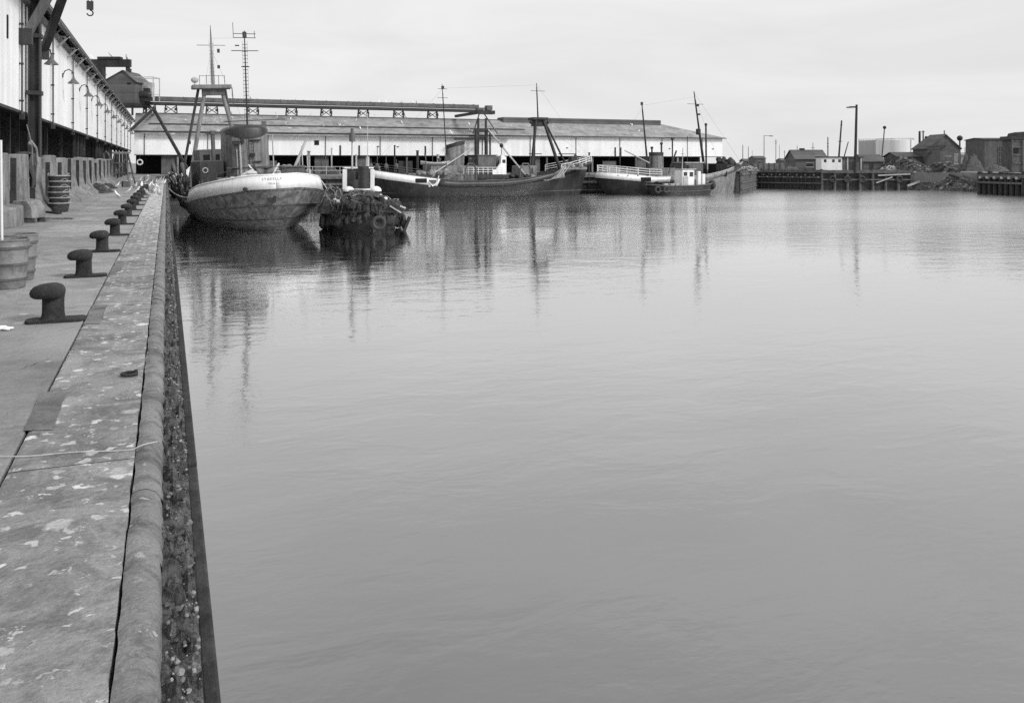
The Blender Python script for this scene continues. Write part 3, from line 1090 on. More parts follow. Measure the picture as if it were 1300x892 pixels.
t = thing('life_ring', 'white life ring hanging in the dark corner opening of the far shed', 'life ring', at_y(177.5, 139.4, py=206))
MB().torus((0, 0, 0), .36, .10, 'y', 24, 8).build('ring', M['white'], t, smooth=True)
MB().bar((0, .1, .4), (0, .1, 1.2), .03, n=6).build('hanger', M['steel'], t)

# conveyor gantry along the far shed's ridge
GY = 150.0
gx0 = at_y(176, GY, z=0).x
gx1 = at_y(606, GY, z=0).x
t = thing('conveyor_gantry', 'long level conveyor gantry raised on trestles above the far shed ridge', 'gantry', (gx0, GY, QZ))
GL = gx1 - gx0
g0, g1 = 9.3 + 1.7, 10.6 + 1.7
MB().box(0, GL, -.9, .9, g0 + .62, g1).build('hood', M['midsteel'], t)
MB().box(0, GL, -1.05, 1.05, g0, g0 + .42).build('girder', M['steel'], t)
for i in range(9):
    x = at_y((190, 217, 269, 321, 370, 414, 461, 506, 549)[i], GY, z=0).x - gx0
    for s in (-1, 1):
        MB().beam((x + s * .95, 0, RZ - .1), (x + s * .8, 0, g0), .18, .5).build('leg', M['midsteel'], t)
    m = MB()
    m.beam((x - .9, .1, RZ + .1), (x + .85, .1, g0 - .05), .1, .12).beam((x + .9, -.1, RZ + .1), (x - .85, -.1, g0 - .05), .1, .12)
    m.build('cross_brace', M['midsteel'], t)
    for q in (-.75, .75):
        MB().cbox((x + q, -.4, RZ + .75), .45, .3, .43).build('roller_box', M['steel'], t)
m = MB()
for i in range(30):
    x = GL * (i + .5) / 30
    m.box(x - .03, x + .03, -.93, .93, g1 + .005, g1 + .05 + .03 * (i % 2))
m.build('hood_rib', M['steel'], t)

# machine house on the gantry's left end
hp = at_y(153, GY, z=0)
t = thing('machine_house', 'dark gabled machine house with a roof vent at the left end of the gantry', 'hoist house', (hp.x, GY - 3.2, QZ + g0 - .05), rz=-YAW)
hw = 2.45
MB().prism([(-hw, 0), (hw, 0), (hw, 3.3), (.55, 4.95), (-hw, 3.3)], 0, 5.5, 'xz').build('wall', M['slate'], t)
m = MB()
for a, b in (((.55, 5.0), (hw + .3, 3.15)), ((-hw - .3, 3.15), (.55, 5.0))):
    m.beam((a[0], 2.75, a[1] + .06), (b[0], 2.75, b[1] + .06), 5.9, .12, up=(0, 0, 1))
m.build('roof', M['slate'], t)
MB().box(.3, .9, 1.5, 2.2, 5.0, 5.5).build('roof_vent', M['steel'], t)
MB().box(-hw - .15, hw + .15, -.2, 5.7, -.42, -.02).build('floor_frame', M['steel'], t)
MB().box(1.2, 1.75, -.05, 0.02, 2.9, 3.15).build('window', M['void'], t)
m = MB()
for x, y in ((-2, 0), (2, 0), (-2, 5), (2, 5)):
    m.box(x - .12, x + .12, y - .12, y + .12, -1.9, -.43)
m.build('stub_leg', M['steel'], t)
t = thing('winch_cage', 'open steel winch cage beside the dark machine house on the gantry', 'winch', (at_y(186, GY, z=0).x, GY - 2.0, QZ + g0 + .45), rz=-YAW)
m = MB()
for x in (-1.55, 1.6):
    for y in (-1.2, 1.2):
        m.beam((x, y, 0), (x, y, 3.6), .12, .12)
m.build('corner_post', M['palesteel'], t)
m = MB()
for y in (-1.2, 1.2):
    m.beam((-1.6, y, 3.65), (1.65, y, 3.65), .12, .10).beam((-1.6, y, 1.1), (1.65, y, 1.1), .06, .06)
for x in (-1.55, 1.6):
    m.beam((x, -1.2, 3.655), (x, 1.2, 3.655), .1, .09)
m.build('top_rail', M['palesteel'], t)
MB().box(-1.45, .95, -.2, .9, 0, 2.9).build('screen', M['palesteel'], t)
m = MB().bar((-.9, -.75, .9), (.9, -.75, .9), .62, n=16).box(-1.3, 1.3, -1.1, -.4, 0, .55).cbox((.4, -.75, 1.7), .9, .5, .5)
m.build('drum', M['steel'], t)

# raking support frame at the gantry's left end
ap = at_y(195, 136, py=138)
t = thing('raking_frame', 'dark raking strut frame in front of the far shed below the machine house', 'support frame', (ap.x, ap.y, QZ))
o3 = Vector((ap.x, ap.y, QZ))
l1 = at_y(160, 136, py=171) - o3
l2 = at_y(242, 133, z=QZ) - o3
MB().beam((0, 0, ap.z - QZ), l1, .38, .42).build('left_strut', M['steel'], t)
MB().beam((0, .05, ap.z - QZ), l2, .34, .36).build('right_strut', M['steel'], t)
MB().box(l1.x - .25, l1.x + .22, l1.y - .25, l1.y + .25, -0.0, l1.z + .2).build('post', M['steel'], t)
MB().beam((0, 0, ap.z - QZ + .1), (0, 13.0, ap.z - QZ + .1), .35, .35).build('tie_beam', M['steel'], t)

# tower at the gantry's right end
tp = at_y(612, 138.3, z=QZ)
t = thing('hoist_tower', 'dark braced hoist tower at the right end of the conveyor gantry', 'tower', tp)
hz = lambda py: at_y(612, 138.3, py=py).z - QZ
for x in (-.75, .75):
    MB().beam((x, 0, 0), (x * .9, 0, hz(150)), .30, .30).build('post', M['steel'], t)
for x, b in ((-1.5, -.3), (3.0, .4)):
    MB().beam((x, 0.4, hz(170)), (b, .4, hz(143)), .16, .16).build('raker', M['midsteel'], t)
MB().box(-1.1, 2.1, -.7, .8, hz(145), hz(140.5)).box(-1.0, -.6, .8, 12.0, hz(145), hz(141.5)).build('head_platform', M['steel'], t)
MB().box(.7, 1.7, -.5, .7, hz(140) + .01, hz(134)).box(-1.0, .3, -.5, .7, hz(140) + .01, hz(137)).build('head_machine', M['midsteel'], t)
MB().box(-5.0, .9, -.35, -.05, hz(178), hz(175)).build('cross_beam', M['steel'], t)
MB().box(-1.2, 1.2, -.3, .3, hz(168), hz(164)).build('tie', M['steel'], t)
# ================================================================== VESSELS
def hull_rows(levels, n=44):
    """levels from low to high: dict(y0, y1, b, st, bw, p, z) -> list of half outlines [(x, y, z)]"""
    rows = []
    for lv in levels:
        row = []
        for i in range(n + 1):
            s = i / n
            s = s ** 1.6 * (1 - s) + (1 - (1 - s) ** 1.15) * s        # closer stations at the round stern
            s = (0, .0006, .004, .012)[i] if i < 4 and n > 40 else s
            k = 1.0
            if s < lv['st']:
                k = (1 - (1 - s / lv['st']) ** lv.get('ps', 2)) ** .5
            if s > 1 - lv['bw']:
                q = (s - (1 - lv['bw'])) / lv['bw']
                k *= 1 - q ** lv.get('p', 1.9)
            y = lv['y0'] + (lv['y1'] - lv['y0']) * s
            row.append((max(lv['b'] * k, 0.0), y, lv['z'](s) if callable(lv['z']) else lv['z']))
        rows.append(row)
    return rows


def loft(rows, close_top=None):
    m = MB()
    for sgn in (1, -1):
        m.grid([[(x * sgn, y, z) for x, y, z in r] for r in rows])
    return m


def flat_deck(row, dz, inset=.05):
    m = MB()
    m.grid([[(-max(x - inset, 0), y, z + dz), (max(x - inset, 0), y, z + dz)] for x, y, z in row])
    return m


def railing(pts, h, parent, mat, name='railing', posts=None, rails=3, r=.022):
    m = MB()
    for k in range(rails):
        m.tube([(x, y, z + h * (k + 1) / rails) for x, y, z in pts], r, 5)
    for i, (x, y, z) in enumerate(pts):
        m.bar((x, y, z), (x, y, z + h), r * 1.1, n=5)
    return m.build(name, mat, parent)


def mast(parent, base, top, r0, r1, mat, arms=(), rungs=0, name='mast'):
    base, top = Vector(base), Vector(top)
    o = MB().bar(base, top, r0, r1, 10).build(name, mat, parent, smooth=True)
    m = MB()
    for f_, half, thick in arms:
        c = base.lerp(top, f_)
        m.bar((c.x - half, c.y, c.z), (c.x + half, c.y, c.z), thick, n=6)
    if arms:
        m.build('yard', mat, o)
    if rungs:
        m = MB()
        for i in range(rungs):
            c = base.lerp(top, .1 + .8 * i / rungs)
            m.bar((c.x - .22, c.y, c.z), (c.x + .22, c.y, c.z), .025, n=5)
        for s in (-.21, .21):
            m.bar(base.lerp(top, .1) + Vector((s, 0, 0)), base.lerp(top, .9) + Vector((s, 0, 0)), .012, n=4)
        m.build('ladder', mat, o)
    return o


def tyre(parent, c, RR, ax):
    return MB().torus(c, RR, RR * .34, ax, 24, 8).build('tyre', M['tyre'], parent, smooth=True)


# ------------------------------------------------------------------ the trawler seen from astern
L1 = 43.0
v1 = thing('trawler', 'large trawler moored stern first along the left quay, white stern band over dark hull', 'trawler', (7.45, 63.6, 0), R(3.4), ry=R(-2.6))


def z_rail(s):
    return 4.15 - 1.25 * min(1, max(0, s - .015) / .30) ** .8 + 3.4 * max(0, (s - .55) / .45) ** 2


def z_kn(s):
    return z_rail(s) - .98 + .0 * s


lv_bot = dict(y0=4.4, y1=L1 - 2.2, b=2.6, st=.34, bw=.45, p=1.6, z=-1.6)
lv_w = dict(y0=3.0, y1=L1 - 1.8, b=3.75, st=.30, bw=.45, p=1.7, z=0.0)
lv_a = dict(y0=1.7, y1=L1 - 1.4, b=4.3, st=.25, bw=.45, p=1.8, z=lambda s: .9 - .1 * s)
lv_b = dict(y0=.75, y1=L1 - 1.0, b=4.68, st=.22, bw=.44, p=1.9, z=lambda s: z_kn(s) * .62)
lv_k = dict(y0=.0, y1=L1 - .5, b=4.95, st=.21, bw=.42, p=2.0, z=z_kn)
lv_r = dict(y0=.28, y1=L1, b=4.72, st=.20, bw=.40, p=2.1, z=z_rail)
rw = hull_rows([lv_bot, lv_w, lv_a, lv_b, lv_k])
loft(rw).build('hull', M['hullgrey'], v1, smooth=True)
rk = hull_rows([lv_k, lv_r])
for rr_ in rk[:1]:
    rk[0] = [(x + .012, y - .01, z) for x, y, z in rr_]
bul = loft(rk).build('stern_band', M['hullwhite'], v1, smooth=True, solid=.07)
rr_ = rk[1]
MB().tube([(-x, y, z + .02) for x, y, z in rr_[::-1]] + [(x, y, z + .02) for x, y, z in rr_[1:]], .07, 6).build('rail_cap', M['white'], v1, smooth=True)
mid = hull_rows([dict(y0=.72, y1=L1 - 1, b=4.715, st=.22, bw=.44, p=1.9, z=lambda s: z_kn(s) * .62)])[0]
MB().tube([(-x, y, z) for x, y, z in mid[::-1]] + [(x, y, z) for x, y, z in mid[1:]], .06, 6).build('rubbing_strake', M['midsteel'], v1, smooth=True)
mid = hull_rows([dict(y0=1.69, y1=L1 - 1.4, b=4.31, st=.25, bw=.45, p=1.8, z=lambda s: .9 - .1 * s)])[0]
MB().tube([(-x, y, z) for x, y, z in mid[::-1]] + [(x, y, z) for x, y, z in mid[1:]], .03, 6).build('plate_seam', M['steel'], v1, smooth=True)
flat_deck(rk[0], -.12).build('deck', M['deck'], v1)
# rust scar and hawse hole on the stern
MB().prism([(-.55, 2.52), (-.2, 2.55), (-.12, 2.85), (.35, 3.05), (.22, 2.8), (.02, 2.6), (-.02, 2.2), (-.3, 2.05), (-.5, 2.2)], .33, .40, 'xz').build('rust_scar', M['iron'], v1)


def stern_text(body, x, z, size, parent, y_off, mat):
    c = bpy.data.curves.new('lettering', 'FONT')
    c.body = body
    c.size = size
    c.extrude = .012
    c.align_x = 'CENTER'
    c.space_character = 1.25
    c.materials.append(mat)
    tmp = bpy.data.objects.new('lettering_tmp', c)
    COL.objects.link(tmp)
    bpy.context.view_layer.update()
    me = bpy.data.meshes.new_from_object(tmp.evaluated_get(bpy.context.evaluated_depsgraph_get()))
    bpy.data.objects.remove(tmp)
    # wrap the letters on the curved stern plating
    tab = sorted(rk[0] + rk[1])
    for v_ in me.vertices:
        gx, gz, ex = v_.co.x + x, v_.co.y + z, v_.co.z

        def y_on(row, xx):
            for (xa, ya, za), (xb, yb, zb) in zip(row[:-1], row[1:]):
                if xa <= abs(xx) <= xb:
                    return ya + (yb - ya) * (abs(xx) - xa) / max(1e-6, xb - xa)
            return row[0][1]
        f_ = min(1, max(0, (gz - 3.17) / .98))
        v_.co = (gx, y_on(rk[0], gx) * (1 - f_) + y_on(rk[1], gx) * f_ - y_off - ex, gz)
    o = bpy.data.objects.new('lettering', me)
    COL.objects.link(o)
    o.parent = parent
    return o


stern_text('STARELLA', -.25, 3.80, .26, v1, .045, M['letter'])
stern_text('HULL', -.2, 3.50, .22, v1, .045, M['letter'])
MB().bar((-2.05, .55, 3.22), (-2.05, .95, 3.22), .15, n=12).build('hawse_pipe', M['iron'], v1)

# superstructure: wide engine casing and funnel
fz0 = 2.2
m = MB()
fw, fl = 1.93, 2.7
for z0, z1, k0, k1 in ((fz0, 7.35, 1.0, .96),):
    pr = []
    for i in range(32):
        a = 2 * PI * i / 32
        ca_, sa_ = math.cos(a), math.sin(a)
        pr.append((math.copysign(abs(ca_) ** .62, ca_) * fw, math.copysign(abs(sa_) ** .75, sa_) * fl))
    n = len(pr)
    vs = []
    hs = [(fz0, 1.03), (4.9, 1.0), (6.6, .985), (7.72, .965)]
    for z, k in hs:
        vs += [(x * k, y * k, z) for x, y in pr]
    m.add(vs, [(j * n + i, j * n + (i + 1) % n, (j + 1) * n + (i + 1) % n, (j + 1) * n + i) for j in range(len(hs) - 1) for i in range(n)])
fu = m.build('funnel_casing', M['funnel'], v1, smooth=True)
fu.location = (0.05, 15.0, 0)
m = MB()
vs = []
hs = [(7.66, .992), (7.85, .99), (8.05, .96), (8.22, .86), (8.22, .80), (7.7, .76)]
for z, k in hs:
    vs += [(x * k, y * k, z - (.62 * (1 - (abs(x) / fw) ** 2) if z < 7.7 else 0) - .14 * (abs(x) / fw) ** 2 * (z > 8)) for x, y in pr]
m.add(vs, [(j * n + i, j * n + (i + 1) % n, (j + 1) * n + (i + 1) % n, (j + 1) * n + i) for j in range(len(hs) - 1) for i in range(n)] + [tuple(range((len(hs) - 1) * n, len(hs) * n))])
m.build('funnel_top', M['hullblack'], fu, smooth=True)
m = MB()
for x in (-.05, .33):
    m.bar((x, -fl - .12, fz0), (x, -fl - .12, 7.2), .03, n=6)
for i in range(15):
    m.bar((-.05, -fl - .12, 2.6 + i * .31), (.33, -fl - .12, 2.6 + i * .31), .022, n=5)
m.build('ladder', M['steel'], fu)
m = MB()
m.bar((-.75, -fl - .02, fz0), (-.75, -fl - .02, 7.0), .09, n=10).bar((-1.0, -fl + .12, fz0), (-1.0, -fl + .12, 6.2), .05, n=8)
m.build('exhaust_pipe', M['palesteel'], fu, smooth=True)
m = MB().cbox((-1.05, -fl - .0, 6.75), .55, .35, .30).cbox((-.55, -fl - .12, 6.95), .25, .3, .5)
m.build('vent_box', M['steel'], fu)
m = MB().cbox((.5, -fl - .05, 6.9), .9, .12, .12).cbox((.25, -fl - .1, 5.7), .35, .3, .25).cbox((.28, -fl - .1, 4.1), .4, .25, .9).cbox((.65, -fl - .05, 5.1), .6, .12, .10)
m.build('fittings', M['iron'], fu)
MB().box(-1.9, 1.9, -fl - .06, -fl + .3, 4.62, 4.68).build('seam_angle', M['midsteel'], fu)
mast(v1, (.45, 15.6, 7.8), (.62, 15.9, 16.6), .085, .045, M['steel'], [(.97, .95, .03), (.93, .95, .03), (.80, 1.15, .035), (.64, .35, .04), (.30, .3, .04)], 22)
m = MB()
for x in (-.33, 1.47):
    m.bar((x, 15.9, 16.0), (x, 15.9, 17.3 if x < 0 else 16.6), .025, n=5)
m.cbox((.62, 15.9, 16.25), .32, .25, .5).cbox((-.05, 15.9, 15.3), .35, .1, .10)
m.build('aerial', M['steel'], v1)

# dark deckhouse on the quay side with porthole, and its vents
dh = MB().box(-3.9, -1.95, 13.2, 21.0, 1.9, 5.35).build('deckhouse', M['hullblack'], v1, bevel=.06)
MB().torus((-3.45, 13.18, 4.55), .20, .045, 'y', 20, 6).build('porthole', M['palesteel'], dh, smooth=True)
MB().bar((-3.45, 13.17, 4.55), (-3.45, 13.19, 4.55), .17, n=16).build('porthole_glass', M['glass'], dh)
MB().box(-2.35, -2.0, 13.1, 13.4, 3.2, 4.2).build('door_panel', M['steel'], dh)
MB().bar((-2.65, 14, 5.3), (-2.65, 14, 7.6), .17, n=12).bar((-3.2, 14, 7.62), (-2.1, 14, 7.62), .06, n=6).bar((-2.65, 14, 7.55), (-2.65, 14, 7.85), .24, n=12).build('ventilator', M['midsteel'], v1, smooth=True)
MB().box(1.95, 3.7, 13.8, 20.5, 1.9, 4.2).build('boat_deck_house', M['midsteel'], v1, bevel=.06)
m = MB()
for i in range(6):
    m.ball((2.3 + .25 * i, 13.4 + .2 * (i % 3), 4.4 + .1 * (i % 2)), .32, .4, .25, 8, 6)
m.ball((2.0, 12.8, 3.9), .9, .9, .75, 14, 10)
m.build('canvas_cover', M['funnel'], v1, smooth=True)
# aft mast gear: bipod foremast with platform
fy = 33.5
cx = -.35
zp = 13.0
mb_ = MB().box(cx - 2.05, cx + 1.9, fy - .8, fy + .8, zp - .15, zp + .28)
pl = mb_.build('mast_platform', M['mastgrey'], v1, bevel=.08)
MB().cbox((cx + .1, fy, zp - .45), 2.3, .7, .7).build('platform_bracket', M['midsteel'], pl)
for s in (-1, 1):
    MB().bar((cx + .1 + s * .85, fy, zp - .3), (cx + .1 + s * 2.75, fy - .5, 3.5), .20, .23, 12).build('mast_leg', M['mastgrey'], v1, smooth=True)
    MB().bar((cx + s * 1.35, fy + .5, zp - .1), (cx + s * 3.0, fy + 4.5, 4.0), .15, n=10).build('raking_stay', M['midsteel'], v1, smooth=True)
mast(v1, (cx + .1, fy, zp), (cx + .1, fy, 18.6), .19, .08, M['mastgrey'], [(.80, 1.45, .035)], 12, 'topmast')
m = MB()
m.bar((cx + .1, fy, 18.5), (cx + .1, fy, 19.6), .06, .02, 8).cbox((cx + .8, fy, 16.9), .25, .2, .4).cbox((cx + .75, fy, 15.2), .25, .2, .35)
m.build('mast_lights', M['steel'], v1)
m = MB()
for x in (-1.3, -.6, .6, 1.2):
    m.bar((cx + x, fy - .7, zp + .28), (cx + x, fy - .7, zp + 1.25), .03, n=5)
m.bar((cx - 1.3, fy - .7, zp + 1.2), (cx + 1.2, fy - .7, zp + 1.2), .025, n=5)
m.build('platform_rail', M['midsteel'], pl)
MB().ball((cx - 1.75, fy - .4, zp + .78), .38, .3, .32, 14, 8).bar((cx - 1.75, fy - .4, zp + .2), (cx - 1.75, fy - .4, zp + .6), .05).build('radar_scanner', M['palesteel'], pl, smooth=True)
m = MB().bar((cx + 2.0, fy, zp), (cx + 2.1, fy, zp - 1.9), .05, n=6)
m.build('platform_stay', M['midsteel'], pl)
MB().bar((cx - .4, fy - 12, 8.9), (cx + 5.2, fy - 12, 9.0), .05, n=6).cbox((cx + 3.2, fy - 12, 8.5), .4, .3, .7).build('rigging_bar', M['midsteel'], v1)
m = MB()
for x0 in (-4.0, -2.6, 4.0):
    m.bar((cx + .1, fy, 17.0), (x0, 27, 3.2), .009, n=4)
m.bar((cx + .1, fy, 18.2), (.2, 16, 16.0), .009, n=4).bar((cx + .1, fy, 18.0), (0, 42.0, 6.6), .009, n=4)
m.build('stays', M['steel'], v1)
# derrick boom on the starboard quarter, posts and rails
MB().bar((2.9, 9.2, 4.0), (4.3, 9.4, 6.9), .13, .10, 10).build('derrick_boom', M['palesteel'], v1, smooth=True)
m = MB()
for x, z in ((1.25, 7.2), (3.55, 6.2), (3.95, 5.4)):
    m.bar((x, 8.0, 2.8), (x, 8.0, z), .05, n=8)
m.build('samson_post', M['palesteel'], v1, smooth=True)
pts = []
for x, y, z in [(-x, y, z) for x, y, z in rk[1][14:2:-1]] + [(x, y, z) for x, y, z in rk[1][2:20]]:
    pts.append((x * .9, y + .35, z - .55))
railing(pts[::2], 1.15, v1, M['midsteel'], 'taffrail')
m = MB().box(1.6, 3.4, 6.4, 7.6, 2.4, 4.55).box(1.55, 3.45, 6.3, 7.7, 4.56, 4.66)
m.build('companion_house', M['midsteel'], v1)
m = MB()
for x0, x1 in ((-1.25, -.35), (-.1, -1.0)):
    m.beam((x0, 4.2, 4.95 if x0 < -.5 else 3.4), (x1, 4.2, 3.7 if x0 < -.5 else 4.4), .10, .10)
m.beam((.15, 4.2, 3.5), (1.0, 4.2, 4.95), .10, .12)
m.build('crossed_spars', M['white'], v1)
MB().prism([(-1.9, 3.5), (-.5, 3.5), (-.6, 4.35), (-.9, 4.55), (-1.8, 4.15)], 4.6, 5.6, 'xz').build('hatch_cover', M['hullwhite'], v1, bevel=.03)
m = MB()
for x, z in ((.7, 4.3), (-2.5, 4.0), (3.2, 4.3), (-3.4, 3.6)):
    m.bar((x, 2.6 + abs(x) * .5, z - .6), (x, 2.6 + abs(x) * .5, z), .22, n=10).ball((x, 2.6 + abs(x) * .5, z), .22, .22, .12, 10, 6)
m.build('mushroom_vent', M['palesteel'], v1, smooth=True)
m = MB()
rnd = random.Random(3)
for i in range(26):
    x = rnd.uniform(-4.0, 3.6)
    y = rnd.uniform(5.5, 12.5)
    m.rock((x, y, 3.0 + rnd.uniform(0, .5)), rnd.uniform(.2, .5), i, 1, 1, 1, 8, 6)
m.box(-4.0, 3.5, 5.4, 12.6, 2.6, 2.95)
m.build('net_bundle', M['net'], v1)
m = MB()
for x in (-3.7, -3.2, -2.7, -2.2, -1.8):
    m.bar((x, 4.5 + abs(x) * .4, 2.6), (x, 4.5 + abs(x) * .4, 3.9 + .25 * math.sin(x * 9)), .09, n=8)
m.cbox((-2.9, 6.2, 3.75), .8, .5, .5)
m.build('bitts', M['palesteel'], v1, smooth=True)
# gallows and hanging gear on the quay side
for y0 in (19.0, 30.0):
    g = MB().tube([(-4.5, y0 - 1.0, 2.0), (-4.7, y0 - .9, 4.1), (-4.8, y0 - .5, 4.9), (-4.8, y0, 5.15), (-4.8, y0 + .5, 4.9), (-4.7, y0 + .9, 4.1), (-4.5, y0 + 1.0, 2.0)], .16, 8).build('gallows', M['midsteel'], v1, smooth=True)
    MB().bar((-5.0, y0, 4.5), (-4.5, y0, 4.5), .32, n=14).bar((-4.8, y0, 5.1), (-4.8, y0, 4.5), .05).build('sheave', M['steel'], g, smooth=True)
m = MB()
for i in range(46):
    y = rnd.uniform(14, 34)
    x = -4.45 - rnd.uniform(0, .5)
    m.rock((x, y, 2.6 + rnd.uniform(-.5, 1.3)), rnd.uniform(.2, .55), i + 60, .6, 1.1, 1, 8, 6)
m.box(-4.95, -4.8, 13.8, 34.2, 1.9, 3.3)
m.build('hung_netting', M['net'], v1)
m = MB()
for i in range(26):
    y = rnd.uniform(14, 34)
    z = rnd.uniform(2.4, 4.4)
    m.tube([(-4.9, y, z), (-5.05, y + .5, z + rnd.uniform(-.3, .5)), (-5.0, y + 1.1, z + rnd.uniform(-.8, .3)), (-4.8, y + 1.6, z - .4)], rnd.choice((.03, .05)), 5)
m.build('hanging_lines', M['rope'], v1, smooth=True)
MB().box(-2.9, 2.9, 24, 29.5, 2.0, 6.4).build('bridge_house', M['midsteel'], v1, bevel=.08)
m = MB()
for x in (-2.2, -1.3, -.4, .5, 1.4, 2.1):
    m.box(x - .3, x + .3, 23.97, 24.03, 5.2, 5.9)
m.build('bridge_windows', M['glass'], v1)

# mooring lines of the trawler
m = MB()
a, b = Vector((-.5, 82, QZ + .35)), at(242, 70.0, py=251)
pts = [a.lerp(b, i / 12) - Vector((0, 0, .5 * math.sin(PI * i / 12))) for i in range(13)]
tag(m.tube(pts, .045, 6).build('mooring_rope', M['rope'], smooth=True), 'pale mooring rope slung from the quay edge down to the moored stern trawler', 'rope')
m = MB()
a, b = at(405, 68.5, py=226), at(413, 66.5, py=262)
pts = [a.lerp(b, i / 12) + (Vector((.5, 0, -.1)) * math.sin(PI * i / 12)) for i in range(13)]
tag(m.tube(pts, .04, 6).build('mooring_rope', M['rope'], smooth=True), 'pale rope looped between the white stern and the tug', 'rope')

# ------------------------------------------------------------------ tug seen from the bow, beside the trawler
tg = thing('harbour_tug', 'low dark harbour tug bow on beside the white stern, hung with tyres', 'tug', (13.35, 61.6, 0), R(-7.5))
TL = 15.0
# y=0 is the blunt bow, the stern lies away from the camera
tl = [dict(y0=.9, y1=TL - 1, b=2.1, st=.35, bw=.3, z=-1), dict(y0=.5, y1=TL - .5, b=2.55, st=.32, bw=.3, z=0), dict(y0=.15, y1=TL - .2, b=2.8, st=.32, bw=.28, z=lambda s: 1.0 + .25 * (1 - s) ** 3),
      dict(y0=0, y1=TL, b=2.9, st=.32, bw=.28, z=lambda s: 1.35 + .75 * (1 - s) ** 3)]
tr = hull_rows(tl, 30)
loft(tr).build('hull', M['hullblack'], tg, smooth=True)
flat_deck(tr[3], -.2).build('deck', M['deck'], tg)
MB().tube([(-x, y, z) for x, y, z in tr[3][::-1]] + [(x, y, z) for x, y, z in tr[3][1:]], .13, 8).build('rubbing_fender', M['tar'], tg, smooth=True)
MB().tube([(-x, y, z - .55) for x, y, z in tr[3][18::-1]] + [(x, y, z - .55) for x, y, z in tr[3][1:19]], .10, 8).build('lower_belting', M['steel'], tg, smooth=True)
tyre(tg, (.85, -.30, .72), .40, 'y')
tyre(tg, (2.95, 3.6, .75), .45, 'x')
tyre(tg, (2.9, 1.9, .62), .42, 'x')
tyre(tg, (-2.95, 3.2, .7), .42, 'x')
m = MB()
m.prism([(2.75, .0), (2.95, .0), (3.35, 1.0), (3.15, 1.05)], 1.0, 1.4, 'xz')
m.build('fender_board', M['tar'], tg)
casing = MB().box(-1.15, 1.15, 5.2, 12, 1.2, 2.9).build('deckhouse', M['hullblack'], tg, bevel=.08)
wh = MB().box(-1.0, 1.0, 7.2, 9.6, 2.9, 4.55).build('wheelhouse', M['midsteel'], tg, bevel=.05)
MB().box(-1.15, 1.15, 7.0, 9.8, 4.56, 4.66).build('roof', M['hullwhite'], wh)
m = MB()
for x in (-.62, 0, .62):
    m.box(x - .25, x + .25, 7.17, 7.21, 3.7, 4.3)
m.build('window', M['glass'], wh)
for x in (-1.15, 1.0):
    MB().box(x - .17, x + .17, 6.6, 6.95, 2.9, 4.5).build('ventilator_trunk', M['white'], tg, bevel=.04)
MB().lathe([(.40, 2.9), (.42, 3.3), (.40, 4.5), (.44, 4.52), (.44, 4.75), (.36, 4.76), (.34, 4.4)], (.25, 6.1, 0), 18).build('funnel', M['hullblack'], tg, smooth=True)
MB().lathe([(.78, 2.9), (.76, 2.98), (.3, 2.99)], (.25, 6.1, 0), 18).build('funnel_skirt', M['white'], tg, smooth=True)
mast(tg, (-.55, 7.0, 4.5), (-.55, 7.0, 6.9), .08, .06, M['palesteel'])
MB().bar((-.55, 7, 6.7), (-.55, 7, 7.4), .24, n=10).bar((-.55, 7, 7.4), (-.55, 7, 7.75), .12, n=8).build('mast_light', M['midsteel'], tg, smooth=True)
m = MB()
m.bar((-.2, 7.5, 4.6), (-.2, 7.5, 5.7), .07, n=8).bar((.7, 7.5, 4.6), (.7, 7.5, 9.0), .03, n=6).bar((.7, 7.5, 4.6), (.7, 7.5, 5.5), .14, n=8)
m.build('aerial', M['palesteel'], tg, smooth=True)
for x in (-1.05, .98):
    dm = MB().lathe([(.34, 1.9), (.38, 2.1), (.40, 2.55), (.41, 2.86)], (x, 3.4, 0), 18).build('deck_ventilator', M['hullblack'], tg, smooth=True)
    MB().lathe([(.42, 2.86), (.43, 2.92), (.39, 3.05), (.27, 3.18), (.10, 3.24), (.01, 3.25)], (x, 3.4, 0), 18).build('dome_cap', M['white'], dm, smooth=True)
    MB().bar((x, 3.4, 1.2), (x, 3.4, 1.9), .3, n=12).build('vent_trunk', M['steel'], dm)
m = MB().bar((-.6, 1.6, 1.75), (.6, 1.6, 1.75), .3, n=14)
for s in (-.62, .62):
    m.bar((s - .05, 1.6, 1.75), (s + .05, 1.6, 1.75), .48, n=16)
m.bar((0, .9, 1.6), (0, .9, 2.35), .09, n=8).cbox((0, .9, 2.42), .2, .2, .22)
m.build('windlass', M['midsteel'], tg, smooth=True)
m = MB()
m.beam((1.5, 1.2, 2.25), (3.1, 2.6, 1.6), .12, .12).beam((1.3, .9, 2.15), (2.6, .9, 1.35), .08, .1)
m.build('spar', M['palesteel'], tg)
ng = heap('net_heap', 'mound of dark net and rope heaped over the bow of the tug', 'net', (0, 0, 0), 2.1, 1.9, 1.15, 11, M['net'], 46, M['darkrope'], .042)
ng.location = (13.35 + .15, 61.6 + 2.1, 1.75)
m = MB()
for i in range(90):
    k = rnd.randrange(0, 14)
    x, y, z = tr[3][k]
    s = rnd.choice((-1, 1))
    m.rock((s * x * .97, y - .02, z - rnd.uniform(-.15, 1.35)), rnd.uniform(.16, .36), i + 700, 1, .8, 1.1, 8, 6)
